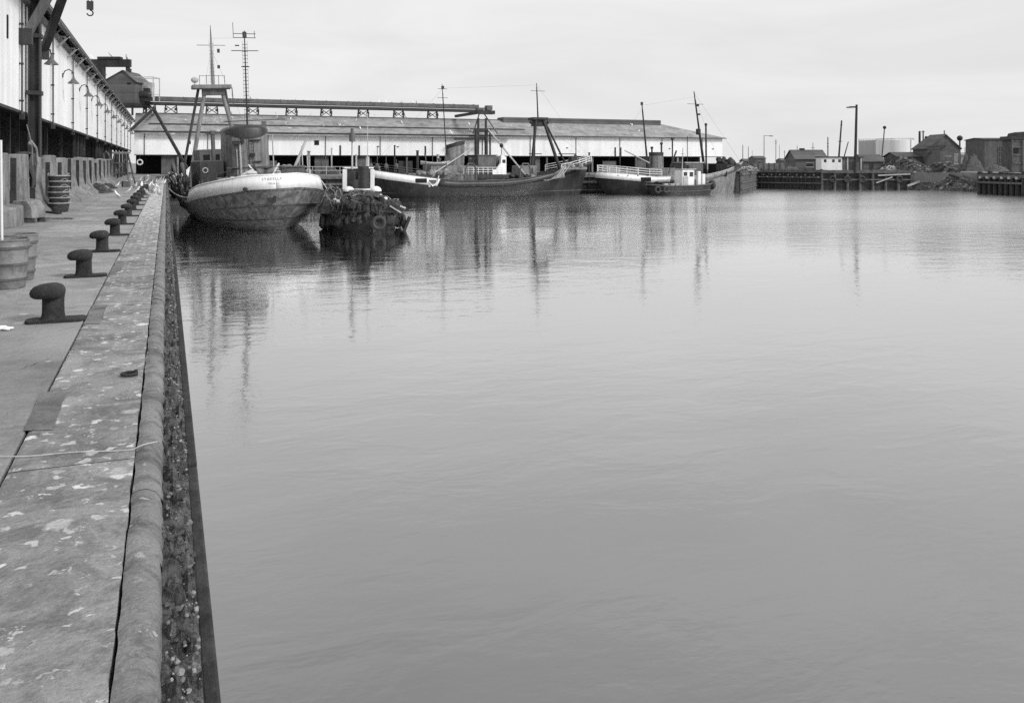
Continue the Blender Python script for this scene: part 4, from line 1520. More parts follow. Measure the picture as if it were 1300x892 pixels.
for i in range(22):
    k = rnd.randrange(0, 14)
    x, y, z = tr[3][k]
    s = rnd.choice((-1, 1))
    x2, y2, z2 = tr[3][min(k + rnd.randrange(1, 4), 16)]
    m.tube([(s * x, y - .22, z + .1), (s * (x + .1), y - .28, z - .3), (s * (x * .5 + x2 * .5 + .12), (y + y2) / 2 - .26, z - rnd.uniform(.6, 1.5)), (s * x2, y2 - .2, z2 - .05)], rnd.choice((.025, .04)), 5)
m.build('rope_fender', M['net'], tg, smooth=True)
m = MB()
for i in range(8):
    x = rnd.uniform(-2.4, 2.4)
    y = rnd.uniform(.8, 4.2)
    z = rnd.uniform(2.0, 2.7)
    m.tube([(x, y, z), (x + rnd.uniform(-.4, .4), y - .2, z + rnd.uniform(-.1, .2)), (x + rnd.uniform(-.7, .7), y - .3, z - .25)], .025, 5)
m.build('bright_line', M['rope'], tg, smooth=True)
for x, y, z, q in ((-1.3, .9, 2.35, 0), (1.2, 1.3, 2.5, 1), (.1, .35, 2.35, 0)):
    MB().torus((x, y, z), .34, .12, 'z' if q else 'y', 22, 8).build('stowed_tyre', M['tyre'], tg, smooth=True)
MB().box(-1.0, -.3, 2.5, 3.1, 2.4, 3.0).build('deck_box', M['barrier'], tg, bevel=.03)
MB().cbox((.55, 1.0, 2.75), .9, .6, .3, Matrix.Rotation(.3, 3, 'Y')).build('hatch_board', M['timber'], tg)
for i in range(9):
    x, y = rnd.uniform(-2.3, 2.2), rnd.uniform(.5, 3.6)
    MB().ball((x, y, 2.75 - .10 * x * x - .12 * abs(y - 2)), .15, .15, .13, 10, 7).build('net_float', M['palesteel' if i % 3 else 'white'], tg, smooth=True)
for i in range(7):
    x, y = rnd.uniform(-2.0, 2.0), rnd.uniform(.4, 2.6)
    z = 2.62 - .12 * x * x
    MB().beam((x - .6, y, z + rnd.uniform(-.15, .2)), (x + rnd.uniform(.2, .8), y + rnd.uniform(-.3, .6), z + rnd.uniform(-.2, .2)), .09, .07).build('plank', M[rnd.choice(('pale_timber', 'timber', 'barrier'))], tg)
ng = heap('net_heap', 'pile of rope and net on the tug beside the trawler stern', 'net', (0, 0, 0), 1.15, 1.9, 1.75, 17, M['net'], 36, M['darkrope'], .045)
ng.location = (13.35 - 1.75, 61.6 + 3.6, 1.3)

# ------------------------------------------------------------------ black trawler along the far quay
P2 = at_y(461, 122.6, z=0)
L2 = at_y(753, 122.6, z=0).x - P2.x
v2 = thing('trawler', 'black hulled side trawler with a tripod foremast lying along the far quay', 'trawler', P2, R(-90))
# local: y towards the bow (right), +x towards the camera


def zr2(s):
    return 4.2 - 1.75 * min(1, s / .34) ** .8 * 1.0 + 2.75 * max(0, (s - .50) / .50) ** 1.7


def zk2(s):
    return zr2(s) - 1.0 + .35 * max(0, s - .3)


B2 = 4.0
ks2 = [dict(y0=3.4, y1=L2 - 3.0, b=2.6, st=.3, bw=.4, p=1.5, z=-1.5), dict(y0=2.6, y1=L2 - 2.4, b=3.55, st=.25, bw=.4, p=1.6, z=0), dict(y0=1.2, y1=L2 - 1.7, b=3.85, st=.22, bw=.38, p=1.8, z=lambda s: zk2(s) * .5),
       dict(y0=0, y1=L2 - .9, b=B2, st=.2, bw=.36, p=2.0, z=zk2)]
r2 = hull_rows(ks2)
loft(r2).build('hull', M['hullblack'], v2, smooth=True)
top2 = hull_rows([ks2[3], dict(y0=.35, y1=L2, b=B2 - .12, st=.19, bw=.34, p=2.2, z=zr2)])
top2[0] = [(x + .015, y, z) for x, y, z in top2[0]]
ncut = min(i for i, q in enumerate(top2[1]) if q[1] > at_y(557, 118.7, z=0).x - P2.x)
loft([r[:ncut + 1] for r in top2]).build('stern_band', M['hullwhite'], v2, smooth=True, solid=.06)
loft([r[ncut:] for r in top2]).build('bulwark', M['hullblack'], v2, smooth=True, solid=.06)
MB().tube([(-x, y, z + .02) for x, y, z in top2[1][::-1]] + [(x, y, z + .02) for x, y, z in top2[1][1:]], .06, 6).build('rail_cap', M['midsteel'], v2, smooth=True)
flat_deck(top2[0], -.1).build('deck', M['deck'], v2)
sk = hull_rows([dict(y0=1.9, y1=L2 - 2.1, b=3.72, st=.24, bw=.39, p=1.7, z=lambda s: .75)])[0]
MB().tube([(-x, y, z) for x, y, z in sk[::-1]] + [(x, y, z) for x, y, z in sk[1:]], .06, 6).build('rubbing_strake', M['midsteel'], v2, smooth=True)
Y2 = lambda px: at_y(px, 122.6, z=0).x - P2.x
yb = at_y(534, 118.7, z=0).x - P2.x
for px, mt in ((534.5, 'void'), (549, 'midsteel')):
    y = at_y(px, 118.7, z=0).x - P2.x
    zz = zr2(y / L2) - .55
    MB().box(B2 - .1, B2 + .05, y - (.85 if mt == 'void' else .55), y + (.85 if mt == 'void' else .55), zz - .33, zz + .33).build('mooring_port', M[mt], v2, bevel=.15)
m = MB()
y = at_y(549, 118.7, z=0).x - P2.x
m.bar((B2 + .06, y - .6, 2.35), (B2 + .06, y, 1.7), .08, n=6).bar((B2 + .06, y, 1.7), (B2 + .06, y + .7, 2.3), .08, n=6).bar((B2 + .06, y + .7, 2.3), (B2 + .06, y + .9, 3.2), .08, n=6)
m.build('anchor_chain', M['white'], v2)
m = MB().box(B2 - .02, B2 + .04, 8.3, 9.3, 1.9, 2.1).box(B2 - .02, B2 + .04, 8.5, 8.8, 1.6, 1.9)
m.build('hull_plate', M['palesteel'], v2)
# funnel
yf = Y2(576)
bw_ = 0
pr = [(math.cos(2 * PI * i / 24) * 1.25, math.sin(2 * PI * i / 24) * 1.55) for i in range(24)]
m = MB()
hs = [(2.6, 1.08, 0), (5.2, .98, .1), (7.5, .90, .25)]
vs = []
for z, k, d in hs:
    vs += [(x * k, y * k + d, z + (.35 * y / 1.55 if z > 7 else 0)) for x, y in pr]
m.add(vs, [(j * 24 + i, j * 24 + (i + 1) % 24, (j + 1) * 24 + (i + 1) % 24, (j + 1) * 24 + i) for j in range(2) for i in range(24)])
fo = m.build('funnel', M['funnel'], v2, smooth=True)
fo.location = (0, yf, 0)
m = MB()
hs = [(7.5, .92, .25), (8.0, .92, .3), (8.0, .80, .3), (7.4, .75, .3)]
vs = []
for z, k, d in hs:
    vs += [(x * k, y * k + d, z + .35 * y / 1.55) for x, y in pr]
m.add(vs, [(j * 24 + i, j * 24 + (i + 1) % 24, (j + 1) * 24 + (i + 1) % 24, (j + 1) * 24 + i) for j in range(3) for i in range(24)] + [tuple(range(72, 96))])
m.build('funnel_top', M['hullblack'], fo, smooth=True)
MB().box(-2.0, 2.2, yf - 4.2, yf + 3.0, 2.2, 4.6).build('engine_casing', M['funnel'], v2, bevel=.06)
mast(v2, (.3, Y2(567), 4.0), (.3, Y2(560.5), 16.6), .10, .05, M['steel'], (), 10)
m = MB()
for z, h in ((15.9, .7), (14.6, .8)):
    m.bar((.3, Y2(561) - h, z), (.3, Y2(561) + h, z), .035, n=5)
m.cbox((.3, Y2(561.3), 16.1), .35, .35, .45)
m.build('aerial', M['steel'], v2)
# wheelhouse with its white bridge front
w0, w1 = Y2(599), Y2(640)
MB().box(-2.6, 2.6, w0, w1 - 1.2, 2.6, 4.0).build('boat_deck', M['hullblack'], v2, bevel=.05)
wh = MB().box(-2.3, 2.3, w0 + .2, w1 - 2.2, 4.0, 6.1).build('wheelhouse', M['midsteel'], v2, bevel=.06)
MB().box(-2.45, 2.45, w0, w1 - 2.0, 6.1, 6.22).build('wheelhouse_roof', M['midsteel'], wh)
MB().prism([(w1 - 2.9, 3.3), (w1 - .7, 3.3), (w1 - .7, 5.9), (w1 - 1.5, 6.2), (w1 - 1.6, 5.0), (w1 - 2.3, 4.1), (w1 - 2.9, 3.9)], 2.2, 2.75, 'yz').build('bridge_front', M['hullwhite'], v2, bevel=.03)
MB().box(-2.7, 2.15, w1 - 1.5, w1 - .72, 3.3, 6.05).build('bridge_house', M['hullwhite'], v2, bevel=.04)
m = MB()
for x in (-1.9, -1.1, -.3, .5, 1.3):
    m.box(x - .28, x + .28, w1 - .75, w1 - .69, 5.1, 5.75)
m.box(2.74, 2.78, w1 - 1.35, w1 - .85, 5.0, 5.5)
m.build('window', M['glass'], v2)
MB().bar((2, w1 - 1.2, 6.0), (2, w1 - 1.2, 7.4), .05).ball((2, w1 - 1.2, 7.6), .3, .3, .35, 10, 6).build('searchlight', M['steel'], v2, smooth=True)
m = MB()
for y, h in ((w0 + .5, 9.7), (w0 + 2.1, 9.9)):
    m.bar((.5, y, 4.0), (.5, y, h), .26, n=10)
m.bar((.5, w0 + .4, 8.9), (.5, w0 + 2.2, 8.9), .12, n=8).bar((.6, w1 - 2.5, 6.1), (.6, w1 - 2.5, 10.2), .14, n=8)
m.build('gallows_post', M['steel'], v2, smooth=True)
pts = [(2.75, w0 - 2.2 + i * .75, 3.35) for i in range(9)]
railing(pts, 1.0, v2, M['white'], 'railing', r=.04)
# net gear between
m = MB()
for i in range(18):
    m.rock((rnd.uniform(1.5, 3.4), rnd.uniform(w1 - .3, w1 + 3.5), 2.6 + rnd.uniform(0, .7)), rnd.uniform(.25, .5), i + 200, 1, 1, 1, 8, 6)
m.box(1.4, 3.4, w1 - .4, w1 + 3.6, 2.4, 2.7)
m.build('net_bundle', M['net'], v2)
m = MB()
for i in range(26):
    m.rock((rnd.uniform(2.2, 3.5), rnd.uniform(6.6, 13.5), 3.55 - .06 * i / 5 + rnd.uniform(0, .35)), rnd.uniform(.2, .42), i + 260, .8, 1.3, .9, 8, 6)
m.build('stowed_net', M['barrier'], v2)
yt = Y2(683)
# boats, vents and lattice between funnel and bridge
for k_, (yy, zz) in enumerate(((yf - 2.6, 4.9), (yf + 2.2, 4.9))):
    MB().lathe([(.18, 0), (.18, .8), (.26, .95), (.30, 1.15), (.02, 1.3)], (1.2, yy, zz - .4), 12).build('cowl_vent', M['midsteel'], v2, smooth=True)
rows = []
for i in range(9):
    s_ = i / 8
    wv = .75 * (1 - (2 * s_ - 1) ** 4)
    rows.append([(1.9 + wv * math.cos(a_), yf - 5.6 + 4.4 * s_, 5.1 + .55 * math.sin(a_) * (1 - .25 * (1 - (2 * s_ - 1) ** 2)) + .25 * (2 * s_ - 1) ** 2) for a_ in [PI + PI * q_ / 8 for q_ in range(9)]])
MB().grid(rows).build('ship_boat', M['palesteel'], v2, smooth=True, solid=.06)
for yy in (yf - 5.0, yf - 1.9):
    MB().tube([(2.4, yy, 3.4), (2.45, yy, 5.6), (2.2, yy, 6.2), (1.7, yy, 6.3)], .07, 6).build('davit', M['midsteel'], v2, smooth=True)
m = MB()
for i in range(5):
    y0_ = yf + 2.2 + i * .9
    m.beam((1.9, y0_, 3.0), (1.6, y0_ + .8, 5.6), .09, .09).beam((1.9, y0_ + .8, 3.0), (1.6, y0_, 5.6), .07, .07)
m.build('lattice_frame', M['steel'], v2)
g_ = MB().tube([(3.4, Y2(656) - .9, 2.2), (3.5, Y2(656) - .8, 4.2), (3.5, Y2(656) - .4, 4.9), (3.5, Y2(656) + .4, 4.9), (3.5, Y2(656) + .8, 4.2), (3.4, Y2(656) + .9, 2.2)], .14, 8).build('gallows', M['midsteel'], v2, smooth=True)
g_ = MB().tube([(3.4, Y2(588) - .9, 2.2), (3.5, Y2(588) - .8, 4.2), (3.5, Y2(588) - .4, 4.9), (3.5, Y2(588) + .4, 4.9), (3.5, Y2(588) + .8, 4.2), (3.4, Y2(588) + .9, 2.2)], .14, 8).build('gallows', M['midsteel'], v2, smooth=True)
# tripod foremast
zp = 11.7
MB().box(-1.0, 1.0, yt - 1.3, yt + 1.3, zp - .1, zp + .3).build('mast_platform', M['steel'], v2, bevel=.05)
MB().cbox((0, yt - .1, zp - .6), 1.2, 1.6, .9).build('platform_bracket', M['steel'], v2)
for (x, y0, y1, z1, r_) in ((1.6, yt - .6, Y2(669), 3.0, .26), (-1.6, yt - .3, Y2(683), 3.2, .2), (1.5, yt + .6, Y2(708), 3.2, .28), (-1.0, yt + 1.2, Y2(724), 4.2, .17)):
    MB().bar((x * .4, y0, zp), (x, y1, z1), r_ * .8, r_, 10).build('mast_leg', M['steel'], v2, smooth=True)
mast(v2, (0, yt, zp), (0, yt - .25, 17.3), .13, .05, M['steel'], (), 8, 'topmast')
m = MB().bar((0, yt - 1.2, 16.1), (0, yt + 1.2, 16.1), .035, n=5)
m.build('yard', M['steel'], v2)
for yy in (yt - 1.5, yt + 1.4):
    MB().ball((.6, yy, zp - .45), .22, .22, .28, 8, 6).build('mast_lamp', M['steel'], v2, smooth=True)
for ya, yb_ in ((668, 684), (705, 727)):
    MB().bar((1.1, Y2(ya), 6.4), (1.1, Y2(yb_), 6.4), .07, n=6).build('cross_bar', M['steel'], v2)
MB().ball((1.0, Y2(727), 6.0), .3, .3, .35, 8, 6).build('block', M['steel'], v2, smooth=True)
MB().bar((2.0, Y2(664), 2.7), (1.0, Y2(617), 10.0), .14, .12, 8).build('derrick_boom', M['palesteel'], v2, smooth=True)
MB().bar((3.0, yf - 4.2, 3.4), (1.2, yf + 2.2, 7.0), .09, n=8).build('quarter_boom', M['palesteel'], v2, smooth=True)
MB().box(-1.7, 1.7, Y2(655), Y2(676), 2.6, 4.6).build('winch_house', M['funnel'], v2, bevel=.06)
rows = []
for i in range(15):
    s = i / 14
    y = Y2(663) + (Y2(704) - Y2(663)) * s
    sag = 1.5 * (1 - (2 * s - 1) ** 2) * .6
    rows.append([(3.3, y, 3.5 - sag + 1.0 * s * (s > .5)), (3.5, y, 3.0 - sag + 1.1 * max(0, s - .3)), (3.75, y, 2.45 + .5 * max(0, s - .3))])
MB().grid(rows).build('draped_net', M['barrier'], v2, smooth=True, solid=.04)
m = MB()
for q in (.0, .4, .8):
    m.bar((3.6, Y2(694) + q, 2.9), (3.5, Y2(704) + q, 4.5), .05, n=5)
m.build('net_ropes', M['rope'], v2)
# forecastle rails and gear
pts = [(x * .93, y, z + .02) for x, y, z in top2[1] if y > Y2(700)][::2]
railing(pts, 1.05, v2, M['white'], 'railing', r=.05)
railing([(-x, y, z) for x, y, z in pts], 1.05, v2, M['white'], 'railing', r=.05)
m = MB()
for i in range(14):
    m.rock((rnd.uniform(.6, 2.8), rnd.uniform(Y2(705), Y2(735)), 4.3 + rnd.uniform(0, .5)), rnd.uniform(.25, .5), i + 300, 1, 1, 1, 8, 6)
m.box(.5, 2.8, Y2(705), Y2(735), 4.0, 4.4)
m.build('forecastle_gear', M['barrier'], v2)
MB().box(.6, 1.9, Y2(719), Y2(726), 3.8, 6.0).build('forecastle_locker', M['steel'], v2, bevel=.05)
pts = [(x * .93, y, z) for x, y, z in top2[1] if 0.3 < y < 9.5 and x > .1][::3]
railing(pts, 1.0, v2, M['midsteel'], 'taffrail', r=.025)
m = MB()
for px, h in ((476, 7.4), (487, 6.2), (468, 5.6), (500, 5.5)):
    m.bar((1.5, Y2(px), 3.6), (1.5, Y2(px), h), .05, n=6).ball((1.5, Y2(px), 4.5), .3, .3, .5, 8, 6)
m.build('deck_post', M['midsteel'], v2, smooth=True)
m = MB()
for a_, b_ in (((0, yt, 17), (.3, Y2(562), 16)), ((0, yt, 16.8), (0, L2 - .5, 5.4)), ((0, yt, zp), (0, L2 - .6, 5.4)), ((.3, Y2(562), 16), (.5, 1.0, 4.5))):
    m.bar(a_, b_, .010, n=4)
m.build('stays', M['steel'], v2)

# ------------------------------------------------------------------ smaller trawler with a pale grey bow
P3 = at_y(757, 122.6, z=0)
L3 = at_y(943, 122.6, z=0).x - P3.x
v3 = thing('trawler', 'small trawler with white railed stern, two leaning masts and pale grey bow', 'trawler', P3, R(-90))


def zr3(s):
    return 3.6 - .75 * min(1, s / .3) + 2.3 * max(0, (s - .55) / .45) ** 1.5


def zk3(s):
    return zr3(s) - .95


ks3 = [dict(y0=3.0, y1=L3 - 2.0, b=2.4, st=.3, bw=.4, p=1.5, z=-1.5), dict(y0=2.0, y1=L3 - 1.2, b=3.1, st=.27, bw=.4, p=1.6, z=0), dict(y0=.7, y1=L3 - .9, b=3.3, st=.24, bw=.4, p=1.8, z=lambda s: zk3(s) * .5), dict(y0=0, y1=L3 - .4, b=3.4, st=.22, bw=.4, p=2.0, z=zk3)]
r3 = hull_rows(ks3)
nc = min(i for i, q in enumerate(r3[3]) if q[1] > L3 * .55)
loft([r[:nc + 1] for r in r3]).build('hull', M['hullblack'], v3, smooth=True)
loft([r[nc:] for r in r3]).build('bow_plating', M['hullpale'], v3, smooth=True)
top3 = hull_rows([ks3[3], dict(y0=.3, y1=L3, b=3.3, st=.21, bw=.38, p=2.2, z=zr3)])
top3[0] = [(x + .015, y, z) for x, y, z in top3[0]]
nb = min(i for i, q in enumerate(top3[1]) if q[1] > L3 * .40)
loft([r[:nb + 1] for r in top3]).build('stern_band', M['hullwhite'], v3, smooth=True, solid=.06)
loft([r[nb:] for r in top3]).build('bulwark', M['hullpale'], v3, smooth=True, solid=.06)
MB().tube([(-x, y, z + .02) for x, y, z in top3[1][::-1]] + [(x, y, z + .02) for x, y, z in top3[1][1:]], .06, 6).build('rail_cap', M['palesteel'], v3, smooth=True)
flat_deck(top3[0], -.1).build('deck', M['deck'], v3)
Y3 = lambda px: at_y(px, 122.6, z=0).x - P3.x
y = at_y(820, 119.2, z=0).x - P3.x
MB().box(3.2, 3.46, y - .9, y + .9, 2.05, 2.75).build('mooring_port', M['void'], v3)
pts = [(x * .94, y, z) for x, y, z in top3[1] if y < Y3(832) and x > .05][::3]
railing(pts, 1.1, v3, M['white'], 'railing', r=.05)
railing([(-x, y, z) for x, y, z in pts], 1.1, v3, M['white'], 'railing', r=.05)
m = MB()
for i in range(5):
    y = 2.2 + 1.7 * i
    m.bar((3.05 + .3 * min(1, i / 2), y, 3.05), (3.15 + .3 * min(1, i / 2), y, 3.05), .09, n=8)
m.build('scupper', M['steel'], v3)
pr = [(math.cos(2 * PI * i / 20), math.sin(2 * PI * i / 20)) for i in range(20)]
yf = Y3(833)
MB().lathe([(1.15, 2.4), (1.1, 4.5), (1.05, 6.2)], (0, yf, 0), 20, 1, 1.15).build('funnel', M['funnel'], v3, smooth=True)
MB().lathe([(1.07, 6.2), (1.08, 6.75), (.9, 6.76), (.85, 6.3)], (0, yf, 0), 20, 1, 1.15).build('funnel_top', M['hullblack'], v3, smooth=True)
MB().box(-1.7, 1.7, yf - 2.2, yf + 2.6, 2.4, 4.2).build('engine_casing', M['funnel'], v3, bevel=.05)
m = MB()
for px, h in ((826, 7.3), (838, 8.0)):
    m.bar((.4, Y3(px), 4.2), (.4, Y3(px), h), .14, n=8).bar((.4, Y3(px), h), (.4, Y3(px), h + .35), .24, n=8)
m.build('ventilator', M['steel'], v3, smooth=True)
mast(v3, (.2, Y3(822.5), 3.0), (.2, Y3(814), 14.7), .20, .08, M['steel'], (), 8, 'mizzen_mast')
MB().cbox((.2, Y3(814), 14.6), .3, .3, .5).build('masthead_lamp', M['steel'], v3)
MB().bar((1.6, Y3(818), 5.0), (1.8, Y3(786), 7.0), .10, n=8).build('mizzen_boom', M['palesteel'], v3, smooth=True)
MB().bar((1.6, Y3(841), 3.2), (1.6, Y3(852), 7.0), .13, n=8).build('derrick_boom', M['steel'], v3, smooth=True)
fm = mast(v3, (0, Y3(895), 3.2), (0, Y3(881), 16.9), .26, .08, M['steel'], (), 12, 'foremast')
m = MB().bar((0, Y3(872.5), 14.8), (0, Y3(893), 14.8), .035, n=5).cbox((0, Y3(886), 14.6), .3, .3, .35).cbox((0, Y3(887.5), 13.1), .3, .3, .3)
m.lathe([(.32, 0), (.4, .2), (.4, .9), (.3, 1.0)], (0, Y3(886.5), 9.7), 12)
m.build('mast_gear', M['steel'], fm)
MB().bar((.6, Y3(894), 3.2), (.6, Y3(893.5), 11.3), .16, .14, 8).bar((.6, Y3(893.5), 11.2), (.6, Y3(893.5), 11.6), .22, n=8).build('samson_post', M['steel'], v3, smooth=True)
m = MB().bar((-.8, Y3(857), 3), (-.8, Y3(857), 8.8), .12, n=8).box(-1.1, -.5, Y3(856), Y3(858), 8.8, 9.2)
m.bar((-1.5, Y3(879), 3), (-1.5, Y3(879), 9.5), .06, n=6)
m.build('signal_post', M['steel'], v3)
MB().box(-2.0, 2.0, Y3(862), Y3(884), 2.6, 5.0).build('wheelhouse', M['midsteel'], v3, bevel=.05)
MB().box(-2.1, 2.1, Y3(861), Y3(885), 5.01, 5.15).build('wheelhouse_roof', M['palesteel'], v3)
MB().box(.2, 2.5, Y3(898), Y3(912), 2.8, 4.9).build('whaleback_opening', M['void'], v3, bevel=.05)
m = MB()
for i in range(30):
    m.rock((rnd.uniform(-1.2, 1.8), rnd.uniform(Y3(912), Y3(932)), 4.6 + rnd.uniform(0, 1.0)), rnd.uniform(.25, .6), i + 400, 1, 1, 1, 8, 6)
m.box(-1.3, 1.8, Y3(911), Y3(932), 4.2, 4.8)
m.build('forecastle_gear', M['net'], v3)
m = MB()
for a_, b_ in (((0, Y3(882), 16.5), (0, L3 - .3, 5.0)), ((0, Y3(882), 16), (.2, Y3(815), 14.3)), ((.2, Y3(815), 14), (0, .8, 3.6)), ((0, Y3(883), 15.5), (2.9, Y3(905), 3.4))):
    m.bar(a_, b_, .010, n=4)
m.build('stays', M['steel'], v3)

# ------------------------------------------------------------------ low tug in front of it
P4 = at_y(822, 116.0, z=0)
L4 = at_y(905, 116.0, z=0).x - P4.x
t4 = thing('harbour_tug', 'low dark tug with white wheelhouse lying outside the small trawler', 'tug', P4, R(-90))
ks = [dict(y0=1.2, y1=L4 - .8, b=1.6, st=.3, bw=.35, z=-1), dict(y0=.8, y1=L4 - .5, b=1.85, st=.28, bw=.34, z=0), dict(y0=0, y1=L4, b=2.0, st=.26, bw=.33, p=2.2, z=lambda s: 1.45 + .75 * max(0, s - .4) ** 1.5 + .2 * (1 - s) ** 4)]
r4 = hull_rows(ks, 30)
loft(r4).build('hull', M['hullblack'], t4, smooth=True)
flat_deck(r4[2], -.3).build('deck', M['deck'], t4)
MB().tube([(-x, y, z) for x, y, z in r4[2][::-1]] + [(x, y, z) for x, y, z in r4[2][1:]], .10, 8).build('rubbing_fender', M['midsteel'], t4, smooth=True)
MB().tube([(-x, y, z - .85) for x, y, z in r4[2][26:6:-1]], .07, 6).tube([(x, y, z - .85) for x, y, z in r4[2][6:27]], .07, 6).build('lower_belting', M['midsteel'], t4, smooth=True)
m = MB()
m.ball((0, L4 - .15, 1.55), .75, .55, .8, 14, 10)
m.build('bow_pudding', M['tyre'], t4, smooth=True)
for y in (.8, 2.2, 6.2):
    tyre(t4, (1.6 + .25 * min(1, y / 2), y, .95), .42, 'x')
Y4 = lambda px: at_y(px, 116.0, z=0).x - P4.x
wh = MB().box(-1.1, 1.2, Y4(861), Y4(876), 1.3, 4.0).build('wheelhouse', M['hullwhite'], t4, bevel=.05)
MB().box(-1.25, 1.35, Y4(860), Y4(878), 4.01, 4.12).build('roof', M['palesteel'], wh)
m = MB()
m.box(1.19, 1.23, Y4(870), Y4(874.5), 2.9, 3.6).box(1.19, 1.23, Y4(862.5), Y4(867), 3.0, 3.6)
for x in (-.7, 0, .7):
    m.box(x - .25, x + .25, Y4(876) - .02, Y4(876) + .03, 2.9, 3.6)
m.build('window', M['glass'], wh)
MB().box(1.2, 1.28, Y4(862), Y4(868), 1.3, 2.9).build('door', M['palesteel'], wh)
MB().lathe([(.4, 1.3), (.42, 4.6), (.36, 4.7), (.02, 4.7)], (.3, Y4(873), 0), 14).build('funnel', M['hullblack'], t4, smooth=True)
for px in (883, 888.5):
    MB().box(.6, 1.1, Y4(px) - .27, Y4(px) + .27, 1.3, 3.3 + (.4 if px < 885 else 0)).build('ventilator_trunk', M['white'], t4, bevel=.05)
mast(t4, (0, Y4(866), 4.1), (0, Y4(867), 7.4), .08, .05, M['palesteel'], [(.7, .5, .03)])
m = MB()
for px in (842, 850, 856):
    m.cbox((.6, Y4(px), 1.55), .7, .7, .6)
m.build('deck_box', M['palesteel'], t4, bevel=.04) if False else m.build('deck_box', M['palesteel'], t4)
m = MB().bar((0, Y4(834), 1.3), (0, Y4(834), 2.2), .2, n=10).bar((-.6, Y4(834), 2.0), (.6, Y4(834), 2.0), .1)
m.build('towing_post', M['steel'], t4)
# ================================================================== RIGHT BANK
def jetty(name, lab, A, B, ztop, pile_sp, pr, planks, mat_p, back=2.6, walers=(), tyres=(), cap=True):
    """timber jetty front from A to B (world xy), piles along it; built on its own axis"""
    A, B = Vector((A.x, A.y, 0)), Vector((B.x, B.y, 0))
    d = B - A
    ln = d.length
    rz = math.atan2(d.y, d.x)
    t = thing(name, lab, 'jetty', A, rz)
    n = max(2, int(ln / pile_sp))
    for i in range(n + 1):
        x = ln * i / n
        h = ztop + random.uniform(-.1, .35)
        MB().bar((x, -.28, -1.5), (x + random.uniform(-.06, .06), -.28, h), pr * 1.05, pr * .95, 8).build('pile', M[mat_p], t, smooth=True)
    for z, hh in walers:
        MB().box(-.2, ln + .2, -.28 - pr - .14, -.28 - pr - .005, z - hh / 2, z + hh / 2).build('waler', M['timber'], t)
    if planks:
        MB().box(0, ln, -.09, -.015, -.5, ztop - .25).build('back_planking', M['tar'], t)
    if cap:
        MB().box(-.1, ln + .1, -.28 + pr + .02, back, ztop - .22, ztop).build('deck', M['timber'], t)
    return t, ln


t, ln = jetty('quay_timbering', 'dark timber faced quay wall along the far side of the dock', Vector((0.3, FARQ - .05, 0)), Vector((J[0].x - .6, FARQ - .05, 0)), QZ - .15, 3.0, .17, True, 'tar', back=.2, walers=((QZ - .45, .35), (1.9, .25), (.6, .25)), cap=False)
t = thing('quay_rail', 'pale pipe railing on the far quay between the white stern and the black trawler', 'railing', (18.0, FARQ + 1.2, QZ))
for x in range(0, 13, 2):
    MB().bar((x, 0, 0), (x, 0, 1.15), .05, n=6).build('rail_post', M['palesteel'], t)
for z in (.6, 1.15):
    MB().bar((-.2, 0, z), (12.2, 0, z), .045, n=6).build('rail', M['palesteel'], t)
for i, (px, y, sx, sz, mt, lab) in enumerate(((392, 133, .5, 3.4, 'barrier', 'tall pale timber pile standing on the far quay right of the white stern'), (421, 134, .25, 3.9, 'palesteel', 'slim pale pole on the far quay behind the tug'),
                                             (501, 134, .3, 4.4, 'steel', 'slim dark pole on the far quay behind the black trawler stern'), (530, 135, .5, 3.6, 'steel', 'thick dark pole on the far quay behind the black trawler'),
                                             (556, 135, .45, 3.0, 'palesteel', 'short pale post on the far quay left of the black trawler funnel'), (748, 134, .35, 3.4, 'steel', 'dark pole on the far quay between the two moored trawlers'))):
    p = at_y(px, y, z=QZ)
    o = MB().bar((0, 0, 0), (0, 0, sz), sx / 2, sx / 2.4, 8).bar((0, 0, sz), (0, 0, sz + .12), sx / 1.6, n=8).build('quay_post', M[mt], smooth=True)
    o.location = p
    tag(o, lab, 'post')
for i, (px, y, rx, h, lab) in enumerate(((250, 133, 1.6, 1.0, 'heap of pale nets on the far quay behind the moored trawler bow'), (420, 133, 1.5, .9, 'low heap of dark nets on the far quay behind the tug'), (600, 134, 1.4, .8, 'low net heap on the far quay behind the bridge'))):
    heap('net_heap', lab, 'net', at_y(px, y, z=QZ), rx, .9, h, 70 + i, M['barrier'] if 'pale' in lab else M['net'], 20, M['rope'] if 'pale' in lab else M['darkrope'], .04)
J3 = lambda i: Vector((J[i].x, J[i].y, 0))
t, ln = jetty('timber_jetty', 'dark slatted timber jetty head just beyond the pale trawler bow', J3(0), J3(1), QZ + .35, 1.15, .20, True, 'timber', walers=((QZ - .2, .3), (1.7, .22), (.6, .22)))
t, ln = jetty('timber_jetty', 'long dark timber jetty below the white hut and the lamp post', J3(1), J3(2), QZ + .4, 1.35, .17, True, 'tar', walers=((QZ + .1, .4), (2.3, .2), (1.2, .2)))
m = MB()
for i in range(16):
    x = ln * (i + .5) / 16
    m.bar((x, -.62, 2.75 - .4 * (i % 2)), (x, -.66, 2.75 - .4 * (i % 2)), .16, n=8)
m.build('bolt_plate', M['barrier'], t)
t, ln = jetty('timber_jetty', 'open timber jetty with wide gaps and hanging tyres below the oil tanks', J3(2), J3(3), QZ + .35, 2.1, .26, True, 'timber', walers=((QZ + .05, .45), (1.9, .25)))
for x in (1.8, 4.5, 7.2, 14):
    tyre(t, (x, -.75, 2.0), .5, 'y')
m = MB()
m.beam((ln * .62, -.7, 2.7), (ln * .98, -.7, 2.95), .22, .25).beam((ln * .60, -.7, 1.3), (ln * .78, -.7, 2.4), .2, .2)
